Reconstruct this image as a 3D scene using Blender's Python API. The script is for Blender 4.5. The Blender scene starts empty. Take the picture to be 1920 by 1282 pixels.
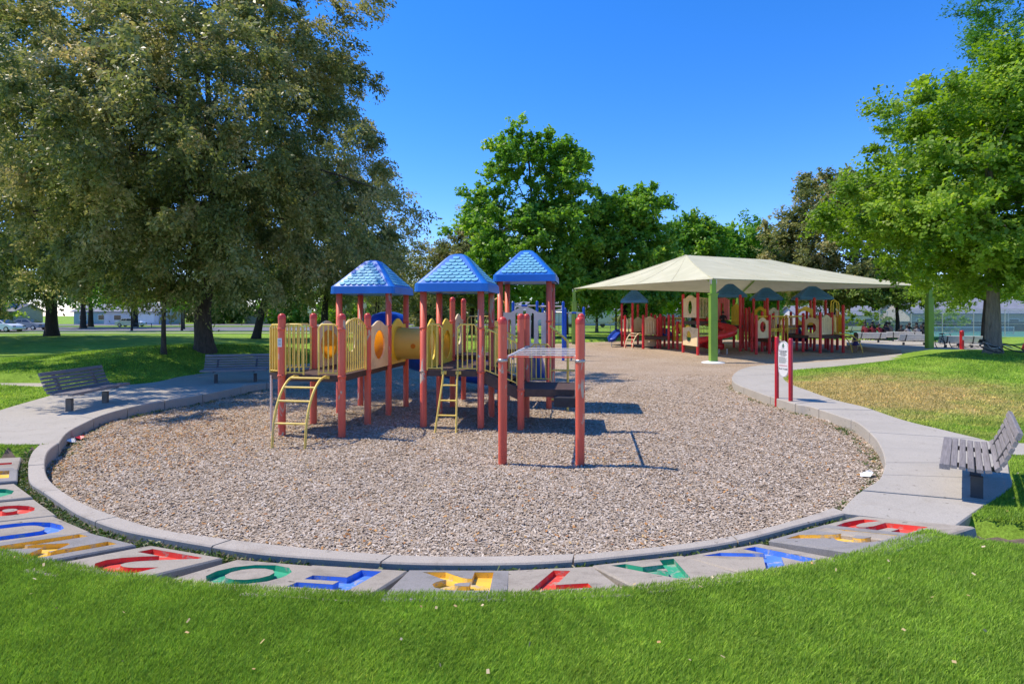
import bpy, bmesh, math, random
import numpy as np
from mathutils import Vector, Matrix
R = math.radians
random.seed(7)
sc = bpy.context.scene
COL = sc.collection

# ------------------------------------------------------------------ camera, sky, sun, exposure
F, HY, CAMH = 1050.0, 590.0, 2.1          # focal length in px of the 1920 wide photo, horizon row, eye height
cam = bpy.data.objects.new("camera", bpy.data.cameras.new("camera")); COL.objects.link(cam)
cam.location = (0, 0, CAMH); cam.rotation_euler = (R(90), 0, 0)
cam.data.sensor_width = 36; cam.data.lens = 36 * F / 1920
cam.data.shift_y = -(641 - HY) / 1920
cam.data.clip_end = 2000; cam.data.clip_start = 0.05
sc.camera = cam
SUN = Vector((-1.29, 0.30, 2.1)).normalized()
SUN_EL = math.asin(SUN.z); SUN_AZ = math.atan2(SUN.x, SUN.y)
w = bpy.data.worlds.new("World"); sc.world = w; w.use_nodes = True
nt = w.node_tree
sky = nt.nodes.new("ShaderNodeTexSky"); sky.sky_type = 'NISHITA'; sky.sun_disc = False
sky.sun_elevation = SUN_EL; sky.sun_rotation = SUN_AZ
sky.altitude = 900; sky.air_density = 1.0; sky.dust_density = 0.1; sky.ozone_density = 5.0
bg = nt.nodes["Background"]; bg.inputs[1].default_value = 0.15
hs_ = nt.nodes.new("ShaderNodeHueSaturation"); hs_.inputs["Saturation"].default_value = 1.3; hs_.inputs["Value"].default_value = 1.0
nt.links.new(sky.outputs[0], hs_.inputs["Color"])
tn_ = nt.nodes.new("ShaderNodeMix"); tn_.data_type = 'RGBA'; tn_.blend_type = 'MULTIPLY'; tn_.inputs[0].default_value = 1.0
tn_.inputs[7].default_value = (0.98, 0.85, 1.03, 1); nt.links.new(hs_.outputs[0], tn_.inputs[6])
nt.links.new(tn_.outputs[2], bg.inputs[0])
sl = bpy.data.lights.new("sun", 'SUN'); sl.energy = 3.05; sl.angle = R(0.5); sl.color = (1, 0.895, 0.745)
sun = bpy.data.objects.new("sun", sl); COL.objects.link(sun)
sun.rotation_euler = SUN.to_track_quat('Z', 'Y').to_euler()
sc.view_settings.view_transform = 'Standard'; sc.view_settings.look = 'None'
sc.view_settings.exposure = 0.83; sc.view_settings.gamma = 1
sc.render.engine = 'CYCLES'
sc.cycles.max_bounces = 6; sc.cycles.diffuse_bounces = 4; sc.cycles.transparent_max_bounces = 16

def P(px, py, z=0.0):
    "photo pixel on the level z -> world point"
    Y = (CAMH - z) * F / (py - HY)
    return Vector(((px - 960) / F * Y, Y, z))
def Q(px, Y, z=0.0):
    return Vector(((px - 960) / F * Y, Y, z))

# ------------------------------------------------------------------ materials
MATS = {}
def nodes(name):
    m = bpy.data.materials.new(name); m.use_nodes = True
    MATS[name] = m
    return m, m.node_tree, m.node_tree.nodes["Principled BSDF"]
def N(t, kind, **kw):
    n = t.nodes.new(kind)
    for k, v in kw.items():
        if k.startswith("i_"):
            n.inputs[k[2:].replace("_", " ")].default_value = v
        else: setattr(n, k, v)
    return n
def ramp(t, fac, stops, interp='LINEAR'):
    r = t.nodes.new("ShaderNodeValToRGB"); r.color_ramp.interpolation = interp
    e = r.color_ramp.elements
    while len(e) < len(stops): e.new(0.5)
    for i, (p, c) in enumerate(stops):
        e[i].position = p; e[i].color = (*c, 1) if len(c) == 3 else c
    if fac is not None: t.links.new(fac, r.inputs[0])
    return r
def mixc(t, f, a, b, mode='MIX'):
    m = t.nodes.new("ShaderNodeMix"); m.data_type = 'RGBA'; m.blend_type = mode
    for s, v in ((0, f), (6, a), (7, b)):
        if isinstance(v, (int, float)): m.inputs[s].default_value = v
        elif isinstance(v, tuple): m.inputs[s].default_value = (*v, 1)
        else: t.links.new(v, m.inputs[s])
    return m.outputs[2]
def noise(t, scale, detail=4, rough=0.55, vec=None, dist=0):
    n = t.nodes.new("ShaderNodeTexNoise"); n.inputs["Scale"].default_value = scale
    n.inputs["Detail"].default_value = detail; n.inputs["Roughness"].default_value = rough
    n.inputs["Distortion"].default_value = dist
    if vec is None: vec = pos(t)
    t.links.new(vec, n.inputs["Vector"])
    return n.outputs["Fac"]
def pos(t):
    for n in t.nodes:
        if n.bl_idname == "ShaderNodeNewGeometry": return n.outputs["Position"]
    return t.nodes.new("ShaderNodeNewGeometry").outputs["Position"]
def bump(t, b, h, strength=0.3, dist=0.01):
    n = t.nodes.new("ShaderNodeBump"); n.inputs["Strength"].default_value = strength
    n.inputs["Distance"].default_value = dist
    t.links.new(h, n.inputs["Height"]); t.links.new(n.outputs[0], b.inputs["Normal"])
def simple(name, col, rough=0.5, var=0.12, scale=6.0, metal=0.0, bmp=0.0, bscale=60, dirt=None):
    m, t, b = nodes(name)
    c2 = tuple(min(1, x * (1 + var)) for x in col); c1 = tuple(x * (1 - var) for x in col)
    r = ramp(t, noise(t, scale), [(0.3, c1), (0.7, c2)])
    out = r.outputs[0]
    if dirt:
        f = ramp(t, noise(t, scale * 0.7, 6, 0.7), [(0.55, (0, 0, 0)), (0.75, (1, 1, 1))])
        out = mixc(t, f.outputs[0], out, dirt)
    t.links.new(out, b.inputs["Base Color"])
    b.inputs["Roughness"].default_value = rough; b.inputs["Metallic"].default_value = metal
    if bmp: bump(t, b, noise(t, bscale), bmp, 0.004)
    return m

def worn_red(name, c1, c2, c3, wear=0.66):
    m, t, b = nodes(name)
    sep = N(t, "ShaderNodeMapping"); sep.inputs["Scale"].default_value = (1, 1, 0.35)
    t.links.new(pos(t), sep.inputs["Vector"])
    a = ramp(t, noise(t, 3.0, 5, .6, sep.outputs[0]), [(0.3, c1), (0.7, c2)])
    f = ramp(t, noise(t, 5.5, 7, .62, sep.outputs[0], .6), [(wear, (0, 0, 0)), (wear + .03, (1, 1, 1))])
    c = mixc(t, f.outputs[0], a.outputs[0], c3)
    f2 = ramp(t, noise(t, 40, 3, .6), [(0.62, (0, 0, 0)), (0.72, (.5, .5, .5))])
    c = mixc(t, f2.outputs[0], c, tuple(x * 1.25 for x in c2))
    t.links.new(c, b.inputs["Base Color"]); b.inputs["Roughness"].default_value = 0.5
    bump(t, b, f.outputs[0], 0.2, 0.002)
    return m
worn_red("post_red", (0.68, 0.082, 0.04), (0.76, 0.15, 0.08), (0.52, 0.40, 0.28), .615)
simple("cap_red", (0.62, 0.05, 0.03), 0.4, .1)
simple("far_red", (0.66, 0.022, 0.025), 0.4, .15, 2)
simple("sign_red", (0.50, 0.012, 0.02), 0.35, .12, 3)
simple("pole_yellow", (0.88, 0.60, 0.11), 0.42, .15, 5, dirt=(0.5, 0.40, 0.2))
simple("panel_yellow", (0.95, 0.66, 0.055), 0.42, .1, 3)
simple("panel_tan", (0.85, 0.66, 0.38), 0.5, .08, 3, dirt=(0.5, 0.36, 0.2))
simple("panel_cream", (0.78, 0.62, 0.50), 0.5, .08, 3)
simple("steel", (0.5, 0.48, 0.45), 0.35, .15, 8, 0.6)
simple("bar_grey", (0.68, 0.62, 0.56), 0.5, .15, 8)
simple("slide_blue", (0.012, 0.06, 0.38), 0.3, .15, 2)
simple("frame_blue", (0.01, 0.07, 0.42), 0.35, .1, 3)
simple("slide_red", (0.70, 0.03, 0.035), 0.3, .15, 2)
simple("fabric_pink", (0.65, 0.16, 0.16), 0.5, .1, 2)
simple("roof_blue", (0.012, 0.16, 0.55), 0.38, .12, 2.5)
simple("far_roof_blue", (0.06, 0.22, 0.48), 0.5, .15, 2)
simple("deck_brown", (0.075, 0.042, 0.030), 0.7, .25, 12, bmp=.2)
simple("rubber_dark", (0.03, 0.028, 0.028), 0.75, .2, 12)
simple("column_green", (0.21, 0.38, 0.045), 0.4, .12, 2)
simple("white_paint", (0.78, 0.78, 0.76), 0.5, .05, 3)
simple("ink", (0.02, 0.025, 0.03), 0.6, .05, 3)
simple("ink_red", (0.45, 0.04, 0.04), 0.6, .05, 3)
simple("ink_green", (0.02, 0.14, 0.06), 0.6, .05, 3)
simple("bike_black", (0.02, 0.02, 0.022), 0.45, .1)
simple("glass_dark", (0.03, 0.04, 0.05), 0.08, .1)
simple("asphalt", (0.17, 0.165, 0.165), 0.9, .2, 3)
simple("court_green", (0.07, 0.22, 0.15), 0.8, .12, 1)
simple("fence_wood", (0.16, 0.10, 0.075), 0.8, .3, 1.5)
simple("fence_pale", (0.42, 0.42, 0.38), 0.8, .1, 1.5)
simple("wall_tan", (0.45, 0.40, 0.34), 0.8, .1, 1.5)
simple("wall_white", (0.62, 0.62, 0.62), 0.8, .06, 1.5)
simple("wall_blue", (0.28, 0.40, 0.50), 0.8, .08, 1.5)
simple("house_roof", (0.22, 0.23, 0.26), 0.85, .15, 2)
simple("car_white", (0.72, 0.74, 0.76), 0.22, .03, 1)
simple("car_grey", (0.25, 0.26, 0.28), 0.25, .03, 1)
simple("skin", (0.35, 0.19, 0.13), 0.55, .1, 9)
simple("hair_dark", (0.018, 0.012, 0.01), 0.6, .2, 40)
simple("hair_brown", (0.10, 0.055, 0.03), 0.6, .2, 40)
for n_, c_ in dict(cloth_maroon=(.16, .012, .02), cloth_black=(.018, .018, .022), cloth_grey=(.2, .2, .22),
                   cloth_purple=(.05, .035, .13), cloth_denim=(.05, .08, .15), cloth_tan=(.3, .2, .13)).items():
    simple(n_, c_, 0.9, .15, 12)
def worn_paint(name, c, d):
    m, t, b = nodes(name)
    a = ramp(t, noise(t, 4, 4), [(0.3, tuple(x * .82 for x in c)), (0.7, tuple(min(1, x * 1.1 + .015) for x in c))])
    f = ramp(t, noise(t, 9, 8, .7, None, .5), [(0.53, (0, 0, 0)), (0.60, (.9, .9, .9))])
    f2 = ramp(t, noise(t, 60, 4, .7), [(0.60, (0, 0, 0)), (0.66, (.8, .8, .8))])
    o = mixc(t, f.outputs[0], a.outputs[0], d); o = mixc(t, f2.outputs[0], o, (0.2, 0.16, 0.12))
    t.links.new(o, b.inputs["Base Color"]); b.inputs["Roughness"].default_value = .75
    bump(t, b, f.outputs[0], .3, .003)
worn_paint("paint_red", (0.72, 0.055, 0.03), (0.42,0.30,0.24))
worn_paint("paint_yellow", (0.82, 0.50, 0.045), (0.5,0.42,0.28))
worn_paint("paint_blue", (0.07, 0.22, 0.66), (0.38,0.38,0.4))
worn_paint("paint_green", (0.02, 0.34, 0.18), (0.33,0.36,0.29))
simple("litter_white", (0.8, 0.8, 0.78), 0.6, .05)
simple("litter_red", (0.6, 0.03, 0.05), 0.5, .05)

# shingle panel colour: lighter blue than the roof body
simple("shingle_blue", (0.17, 0.46, 0.60), 0.42, .14, 4)

def concrete(name, c, dirtc, amt=0.5):
    m, t, b = nodes(name)
    a = ramp(t, noise(t, 1.1, 6, .6), [(0.3, tuple(x * .86 for x in c)), (0.7, c)])
    f = ramp(t, noise(t, 3.1, 8, .72, None, .4), [(amt, (0, 0, 0)), (amt + .18, (.8, .8, .8))])
    c2 = mixc(t, f.outputs[0], a.outputs[0], dirtc)
    g = ramp(t, noise(t, 120, 3, .7), [(0.35, (.78, .78, .78)), (0.6, (1.08, 1.08, 1.08))])
    c3 = mixc(t, 1.0, c2, g.outputs[0], 'MULTIPLY')
    s = ramp(t, noise(t, 11, 2, .5), [(0.70, (0, 0, 0)), (0.74, (1, 1, 1))])
    c4 = mixc(t, s.outputs[0], c3, tuple(x * .55 for x in dirtc))
    t.links.new(c4, b.inputs["Base Color"]); b.inputs["Roughness"].default_value = .9
    bump(t, b, noise(t, 90, 5, .7), .35, .004)
concrete("concrete_path", (0.46, 0.42, 0.35), (0.35, 0.31, 0.25), .54)
concrete("concrete_curb", (0.46, 0.41, 0.34), (0.31, 0.265, 0.21), .52)
concrete("concrete_slab", (0.40, 0.35, 0.28), (0.22, 0.19, 0.15), .49)
concrete("concrete_grey", (0.29, 0.275, 0.26), (0.19, 0.18, 0.16), .5)

def wood(name, c1, c2):
    m, t, b = nodes(name)
    tc = N(t, "ShaderNodeTexCoord"); mp = N(t, "ShaderNodeMapping"); mp.inputs["Scale"].default_value = (1.5, 40, 40)
    t.links.new(tc.outputs["Object"], mp.inputs["Vector"])
    a = ramp(t, noise(t, 1.5, 5, .65, mp.outputs[0], .5), [(0.3, c1), (0.7, c2)])
    t.links.new(a.outputs[0], b.inputs["Base Color"]); b.inputs["Roughness"].default_value = .85
    bump(t, b, a.outputs[0], .3, .003)
wood("bench_wood", (0.15, 0.135, 0.13), (0.30, 0.275, 0.265))
wood("bench_wood_sunlit", (0.60, 0.58, 0.56), (0.78, 0.76, 0.74))  # paler copy of the bench wood: sunlight on the far benches put into the colour
simple("bench_leg", (0.07, 0.066, 0.066), .7, .2, 9)
simple("bench_leg_wood", (0.17, 0.14, 0.11), .8, .2, 9)

def ground_colors(t):
    "lawn colour as a function of world position: fresh green, paler streaks, dry straw patches"
    p = pos(t)
    a = ramp(t, noise(t, .55, 5, .6), [(0.3, (0.19, 0.33, 0.04)), (0.52, (0.27, 0.44, 0.055)), (0.75, (0.38, 0.53, 0.08))])
    # the straw coloured patch on the mound beside the right-hand path
    vm = N(t, "ShaderNodeVectorMath", operation='SUBTRACT'); vm.inputs[1].default_value = (8.6, 13.4, 0.3)
    t.links.new(p, vm.inputs[0])
    vs = N(t, "ShaderNodeVectorMath", operation='MULTIPLY'); vs.inputs[1].default_value = (1 / 3.6, 1 / 4.2, 0)
    t.links.new(vm.outputs[0], vs.inputs[0])
    ln = N(t, "ShaderNodeVectorMath", operation='LENGTH'); t.links.new(vs.outputs[0], ln.inputs[0])
    nn = noise(t, 1.2, 6, .7)
    ad = N(t, "ShaderNodeMath", operation='MULTIPLY_ADD'); t.links.new(nn, ad.inputs[0]); ad.inputs[1].default_value = 1.5
    t.links.new(ln.outputs["Value"], ad.inputs[2])
    f = ramp(t, ad.outputs[0], [(0.0, (.85, .85, .85)), (1.0, (0, 0, 0))])
    f.color_ramp.elements[0].position = .0
    mr = N(t, "ShaderNodeMapRange"); mr.inputs[1].default_value = 1.15; mr.inputs[2].default_value = 1.95
    mr.inputs[3].default_value = .85; mr.inputs[4].default_value = 0
    t.links.new(ad.outputs[0], mr.inputs[0])
    c = mixc(t, mr.outputs[0], a.outputs[0], (0.58, 0.42, 0.19))
    f2 = ramp(t, noise(t, .32, 6, .65), [(0.6, (0, 0, 0)), (0.78, (.55, .55, .55))])
    c = mixc(t, f2.outputs[0], c, (0.30, 0.30, 0.10))
    v_ = ramp(t, noise(t, 2.6, 5, .65), [(0.3, (.78, .8, .74)), (0.7, (1.18, 1.14, 1.1))])
    c = mixc(t, 1.0, c, v_.outputs[0], 'MULTIPLY')
    return c
m, t, b = nodes("lawn")
c = ground_colors(t)
g = ramp(t, noise(t, 38, 4, .75), [(0.3, (.45, .45, .45)), (0.7, (1.25, 1.25, 1.25))])
c = mixc(t, 1.0, c, g.outputs[0], 'MULTIPLY')
t.links.new(c, b.inputs["Base Color"]); b.inputs["Roughness"].default_value = .95
b.inputs["Specular IOR Level"].default_value = .1
bump(t, b, noise(t, 45, 5, .8), .8, .04)
m, t, b = nodes("grass_blade")
c = ground_colors(t)
at = N(t, "ShaderNodeAttribute"); at.attribute_name = "tint"
g = ramp(t, at.outputs["Fac"], [(0, (.45, .5, .4)), (0.55, (1.0, 1.02, .9)), (0.93, (1.9, 1.75, 1.3)), (1.0, (2.2, 1.6, 1.8))])
c = mixc(t, 1.0, c, g.outputs[0], 'MULTIPLY')
b.inputs["Roughness"].default_value = .5; b.inputs["Specular IOR Level"].default_value = .25
t.links.new(c, b.inputs["Base Color"])
tr = N(t, "ShaderNodeBsdfTranslucent"); t.links.new(c, tr.inputs[0])
mx = N(t, "ShaderNodeMixShader"); mx.inputs[0].default_value = .4
t.links.new(b.outputs[0], mx.inputs[1]); t.links.new(tr.outputs[0], mx.inputs[2])
t.links.new(mx.outputs[0], t.nodes["Material Output"].inputs[0])

m, t, b = nodes("chips_bed")
vo = N(t, "ShaderNodeTexVoronoi"); vo.inputs["Scale"].default_value = 55; t.links.new(pos(t), vo.inputs["Vector"])
sx = N(t, "ShaderNodeSeparateColor"); t.links.new(vo.outputs["Color"], sx.inputs[0])
a = ramp(t, sx.outputs[0], [(0, (0.20, 0.15, 0.095)), (0.35, (0.36, 0.275, 0.18)), (0.7, (0.47, 0.37, 0.26)), (1, (0.60, 0.50, 0.38))])
big = ramp(t, noise(t, .5, 5, .6), [(0.35, (.92, .85, .78)), (0.65, (1.08, 1.05, 1.05))])
c = mixc(t, 1.0, a.outputs[0], big.outputs[0], 'MULTIPLY')
t.links.new(c, b.inputs["Base Color"]); b.inputs["Roughness"].default_value = .95
bump(t, b, vo.outputs["Distance"], .7, .02)
m, t, b = nodes("wood_chip")
at = N(t, "ShaderNodeAttribute"); at.attribute_name = "tint"
a = ramp(t, at.outputs["Fac"], [(0, (0.29, 0.225, 0.16)), (0.3, (0.43, 0.34, 0.245)), (0.65, (0.53, 0.435, 0.33)), (0.9, (0.66, 0.58, 0.48)), (0.92, (0.36, 0.19, 0.07)), (1, (0.42, 0.22, 0.08))])
t.links.new(a.outputs[0], b.inputs["Base Color"]); b.inputs["Roughness"].default_value = .85
m, t, b = nodes("dry_leaf")
at = N(t, "ShaderNodeAttribute"); at.attribute_name = "tint"
a = ramp(t, at.outputs["Fac"], [(0, (0.38, 0.14, 0.03)), (0.4, (0.50, 0.25, 0.07)), (0.7, (0.50, 0.36, 0.16)), (1, (0.55, 0.46, 0.27))])
t.links.new(a.outputs[0], b.inputs["Base Color"]); b.inputs["Roughness"].default_value = .8
simple("soil", (0.12, 0.09, 0.065), .95, .4, 14, bmp=.6, bscale=40)

def leafmat(name, stops, trans=.35, rough=.45, bark=None):
    m, t, b = nodes(name)
    at = N(t, "ShaderNodeAttribute"); at.attribute_name = "tint"
    a = ramp(t, at.outputs["Fac"], stops)
    oi = N(t, "ShaderNodeObjectInfo")
    t.links.new(a.outputs[0], b.inputs["Base Color"]); b.inputs["Roughness"].default_value = rough
    b.inputs["Specular IOR Level"].default_value = .35
    tr = N(t, "ShaderNodeBsdfTranslucent")
    hs = N(t, "ShaderNodeHueSaturation"); hs.inputs["Value"].default_value = 1.3; hs.inputs["Saturation"].default_value = 1.1
    t.links.new(a.outputs[0], hs.inputs["Color"]); t.links.new(hs.outputs[0], tr.inputs[0])
    mx = N(t, "ShaderNodeMixShader"); mx.inputs[0].default_value = trans
    t.links.new(b.outputs[0], mx.inputs[1]); t.links.new(tr.outputs[0], mx.inputs[2])
    t.links.new(mx.outputs[0], t.nodes["Material Output"].inputs[0])
leafmat("leaf_linden", [(0, (0.075, 0.115, 0.03)), (0.35, (0.17, 0.205, 0.058)), (0.62, (0.31, 0.315, 0.105)), (0.85, (0.47, 0.42, 0.18)), (1, (0.56, 0.42, 0.2))], .42)
leafmat("leaf_oak", [(0, (0.095, 0.22, 0.028)), (0.5, (0.18, 0.355, 0.045)), (0.85, (0.30, 0.47, 0.07)), (1, (0.48, 0.54, 0.08))], .5)
leafmat("leaf_bright", [(0, (0.11, 0.21, 0.025)), (0.5, (0.23, 0.37, 0.04)), (0.85, (0.36, 0.50, 0.07)), (1, (0.48, 0.55, 0.1))], .52)
leafmat("leaf_locust", [(0, (0.05, 0.15, 0.025)), (0.5, (0.10, 0.25, 0.04)), (1, (0.20, 0.36, 0.06))], .4)
leafmat("leaf_dark", [(0, (0.06, 0.13, 0.025)), (0.5, (0.13, 0.22, 0.036)), (1, (0.25, 0.33, 0.06))], .35)
leafmat("leaf_lime", [(0, (0.10, 0.17, 0.015)), (0.5, (0.20, 0.29, 0.025)), (1, (0.36, 0.38, 0.04))], .45)
leafmat("weed_leaf", [(0, (0.05, 0.10, 0.015)), (0.6, (0.10, 0.17, 0.03)), (0.8, (0.2, 0.2, 0.08)), (1, (0.4, 0.33, 0.2))], .3)
for nm, c in (("bark", (0.085, 0.065, 0.05)), ("bark_grey", (0.24, 0.20, 0.155)), ("bark_dark", (0.045, 0.035, 0.03))):
    m, t, b = nodes(nm)
    mp = N(t, "ShaderNodeMapping"); mp.inputs["Scale"].default_value = (9, 9, 1.6); t.links.new(pos(t), mp.inputs["Vector"])
    n_ = noise(t, 1.6, 6, .7, mp.outputs[0], .4)
    a = ramp(t, n_, [(0.3, tuple(x * .5 for x in c)), (0.7, tuple(x * 1.3 for x in c))])
    t.links.new(a.outputs[0], b.inputs["Base Color"]); b.inputs["Roughness"].default_value = .95
    bump(t, b, n_, .8, .05)
simple("canopy_hem", (0.50, 0.48, 0.34), .8, .1)
m, t, b = nodes("canopy_fabric")
a = ramp(t, noise(t, .8, 4, .6), [(0.3, (0.54, 0.53, 0.36)), (0.7, (0.66, 0.64, 0.46))])
t.links.new(a.outputs[0], b.inputs["Base Color"]); b.inputs["Roughness"].default_value = .9
tr = N(t, "ShaderNodeBsdfTranslucent"); t.links.new(a.outputs[0], tr.inputs[0])
mx = N(t, "ShaderNodeMixShader"); mx.inputs[0].default_value = .13
t.links.new(b.outputs[0], mx.inputs[1]); t.links.new(tr.outputs[0], mx.inputs[2])
t.links.new(mx.outputs[0], t.nodes["Material Output"].inputs[0])
def translucent(name, col, k):
    m, t, b = nodes(name)
    b.inputs["Base Color"].default_value = (*col, 1); b.inputs["Roughness"].default_value = .35
    a = ramp(t, noise(t, 3, 3), [(0.3, tuple(x * .9 for x in col)), (0.7, col)]); t.links.new(a.outputs[0], b.inputs["Base Color"])
    tr = N(t, "ShaderNodeBsdfTranslucent"); tr.inputs[0].default_value = (*col, 1)
    mx = N(t, "ShaderNodeMixShader"); mx.inputs[0].default_value = k
    t.links.new(b.outputs[0], mx.inputs[1]); t.links.new(tr.outputs[0], mx.inputs[2])
    t.links.new(mx.outputs[0], t.nodes["Material Output"].inputs[0])
translucent("bubble_orange", (0.85, 0.33, 0.015), .5)
translucent("tube_yellow", (0.95, 0.76, 0.2), .5)
m, t, b = nodes("chain_link")
tp = N(t, "ShaderNodeBsdfTransparent"); mx = N(t, "ShaderNodeMixShader")
wv = noise(t, 60, 1); r_ = ramp(t, wv, [(0.3, (.12, .12, .12)), (0.7, (.3, .3, .3))]); t.links.new(r_.outputs[0], mx.inputs[0])
b.inputs["Base Color"].default_value = (.45, .47, .48, 1)
t.links.new(tp.outputs[0], mx.inputs[1]); t.links.new(b.outputs[0], mx.inputs[2])
t.links.new(mx.outputs[0], t.nodes["Material Output"].inputs[0])

# ------------------------------------------------------------------ mesh helpers
class MB:
    def __init__(s): s.v = []; s.f = []; s.m = []; s.mi = 0; s.sm = []; s.smooth = False
    def add(s, vs, fs):
        o = len(s.v); s.v += [tuple(p) for p in vs]
        for f in fs: s.f.append(tuple(i + o for i in f)); s.m.append(s.mi); s.sm.append(s.smooth)
    def box(s, c, d, M=None, ch=0.0):
        x, y, z = (k / 2 for k in d)
        vs = [Vector((i * x, j * y, k * z)) for k in (-1, 1) for j in (-1, 1) for i in (-1, 1)]
        if M is not None: vs = [M @ p for p in vs]
        c = Vector(c)
        s.add([p + c for p in vs], [(0, 2, 3, 1), (4, 5, 7, 6), (0, 1, 5, 4), (2, 6, 7, 3), (0, 4, 6, 2), (1, 3, 7, 5)])
        return s
    def box2(s, lo, hi):
        return s.box([(a + b) / 2 for a, b in zip(lo, hi)], [b - a for a, b in zip(lo, hi)])
    def tube(s, pts, r, n=8, caps=True, closed=False):
        pts = [Vector(p) for p in pts]; k = len(pts)
        rs = r if isinstance(r, (list, tuple)) else [r] * k
        up = None; rings = []
        for i, p in enumerate(pts):
            if closed: d = (pts[(i + 1) % k] - pts[i - 1])
            else: d = pts[min(i + 1, k - 1)] - pts[max(i - 1, 0)]
            d.normalize()
            if up is None: up = Vector((0, 0, 1)) if abs(d.z) < .9 else Vector((1, 0, 0))
            a = d.cross(up)
            if a.length < 1e-4: a = d.orthogonal()
            a.normalize(); b = a.cross(d); b.normalize(); up = b
            rings.append([p + rs[i] * (math.cos(t) * a + math.sin(t) * b) for t in [2 * math.pi * j / n for j in range(n)]])
        vs = [q for rg in rings for q in rg]; fs = []
        for i in range(k - 1 + (1 if closed else 0)):
            i2 = (i + 1) % k
            for j in range(n): fs.append((i * n + j, i * n + (j + 1) % n, i2 * n + (j + 1) % n, i2 * n + j))
        s.smooth = True; s.add(vs, fs)
        if caps and not closed:
            s.smooth = False
            s.add(rings[0], [tuple(range(n))[::-1]]); s.add(rings[-1], [tuple(range(n))])
        s.smooth = False
        return s
    def prism(s, poly, z0, z1, zt=None):
        "vertical prism over a 2-D polygon (ccw)"
        n = len(poly)
        vs = [(p[0], p[1], z0) for p in poly] + [(p[0], p[1], zt(p) if zt else z1) for p in poly]
        s.add(vs, [tuple(range(n))[::-1], tuple(range(n, 2 * n))] + [(i, (i + 1) % n, n + (i + 1) % n, n + i) for i in range(n)])
        return s
    def slab(s, poly, M, th):
        "polygon in the local xz plane, thickness th along local y, transformed by M (faces filled by triangulation)"
        n = len(poly)
        a = [M @ Vector((p[0], -th / 2, p[1])) for p in poly]; b = [M @ Vector((p[0], th / 2, p[1])) for p in poly]
        s.add(a + b, [tuple(range(n)), tuple(range(n, 2 * n))[::-1]] + [(i, n + i, n + (i + 1) % n, (i + 1) % n) for i in range(n)])
        return s
    def lathe(s, prof, c=(0, 0, 0), n=16):
        c = Vector(c); k = len(prof)
        vs = [c + Vector((r * math.cos(2 * math.pi * j / n), r * math.sin(2 * math.pi * j / n), z)) for r, z in prof for j in range(n)]
        s.smooth = True
        s.add(vs, [(i * n + j, i * n + (j + 1) % n, (i + 1) * n + (j + 1) % n, (i + 1) * n + j) for i in range(k - 1) for j in range(n)])
        s.smooth = False
        return s
    def mesh(s, name, mats):
        me = bpy.data.meshes.new(name); me.from_pydata(s.v, [], s.f)
        for m_ in (mats if isinstance(mats, (list, tuple)) else [mats]): me.materials.append(MATS[m_])
        me.polygons.foreach_set("material_index", s.m); me.polygons.foreach_set("use_smooth", s.sm)
        bm = bmesh.new(); bm.from_mesh(me); (bmesh.ops.remove_doubles(bm, verts=bm.verts, dist=1e-4) if name == 'painted_letter' else None); bmesh.ops.recalc_face_normals(bm, faces=bm.faces); bm.to_mesh(me); bm.free()
        me.update()
        return me
    def build(s, name, mats, parent=None, **kw):
        return link(name, s.mesh(name, mats), parent, **kw)
def link(name, me, parent=None, loc=(0, 0, 0), rot=(0, 0, 0), **kw):
    o = bpy.data.objects.new(name, me); COL.objects.link(o)
    o.location = loc; o.rotation_euler = rot
    if parent is not None: o.parent = parent
    for k, v in kw.items(): o[k] = v
    return o
def thing(name, label, cat, loc=(0, 0, 0), rz=0.0, group=None):
    o = bpy.data.objects.new(name, None); COL.objects.link(o); o.empty_display_size = .2
    o.location = loc; o.rotation_euler = (0, 0, rz); o["label"] = label; o["category"] = cat
    if group: o["group"] = group
    return o
def tag(o, label, cat, group=None):
    o["label"] = label; o["category"] = cat
    if group: o["group"] = group
    return o
def copy_tree(o, parent=None):
    c = o.copy(); COL.objects.link(c)
    if parent is not None:
        c.parent = parent
        c.matrix_parent_inverse = o.matrix_parent_inverse.copy()
    for ch in list(o.children): copy_tree(ch, c)
    return c
def dup(o, label, loc, rz, scale=None):
    c = copy_tree(o); c.location = loc; c.rotation_euler = (0, 0, rz); c["label"] = label
    if scale is not None: c.scale = scale if isinstance(scale, tuple) else (scale,) * 3
    return c
def cr(pts, n=6, closed=False):
    "Catmull-Rom through points"
    pts = [Vector(p) for p in pts]; out = []; k = len(pts)
    for i in range(k if closed else k - 1):
        g = lambda j: pts[j % k] if closed else pts[max(0, min(k - 1, j))]
        p0, p1, p2, p3 = g(i - 1), g(i), g(i + 1), g(i + 2)
        for s_ in range(n):
            u = s_ / n
            out.append(.5 * ((2 * p1) + (-p0 + p2) * u + (2 * p0 - 5 * p1 + 4 * p2 - p3) * u * u + (-p0 + 3 * p1 - 3 * p2 + p3) * u ** 3))
    if not closed: out.append(pts[-1])
    return out
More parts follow.
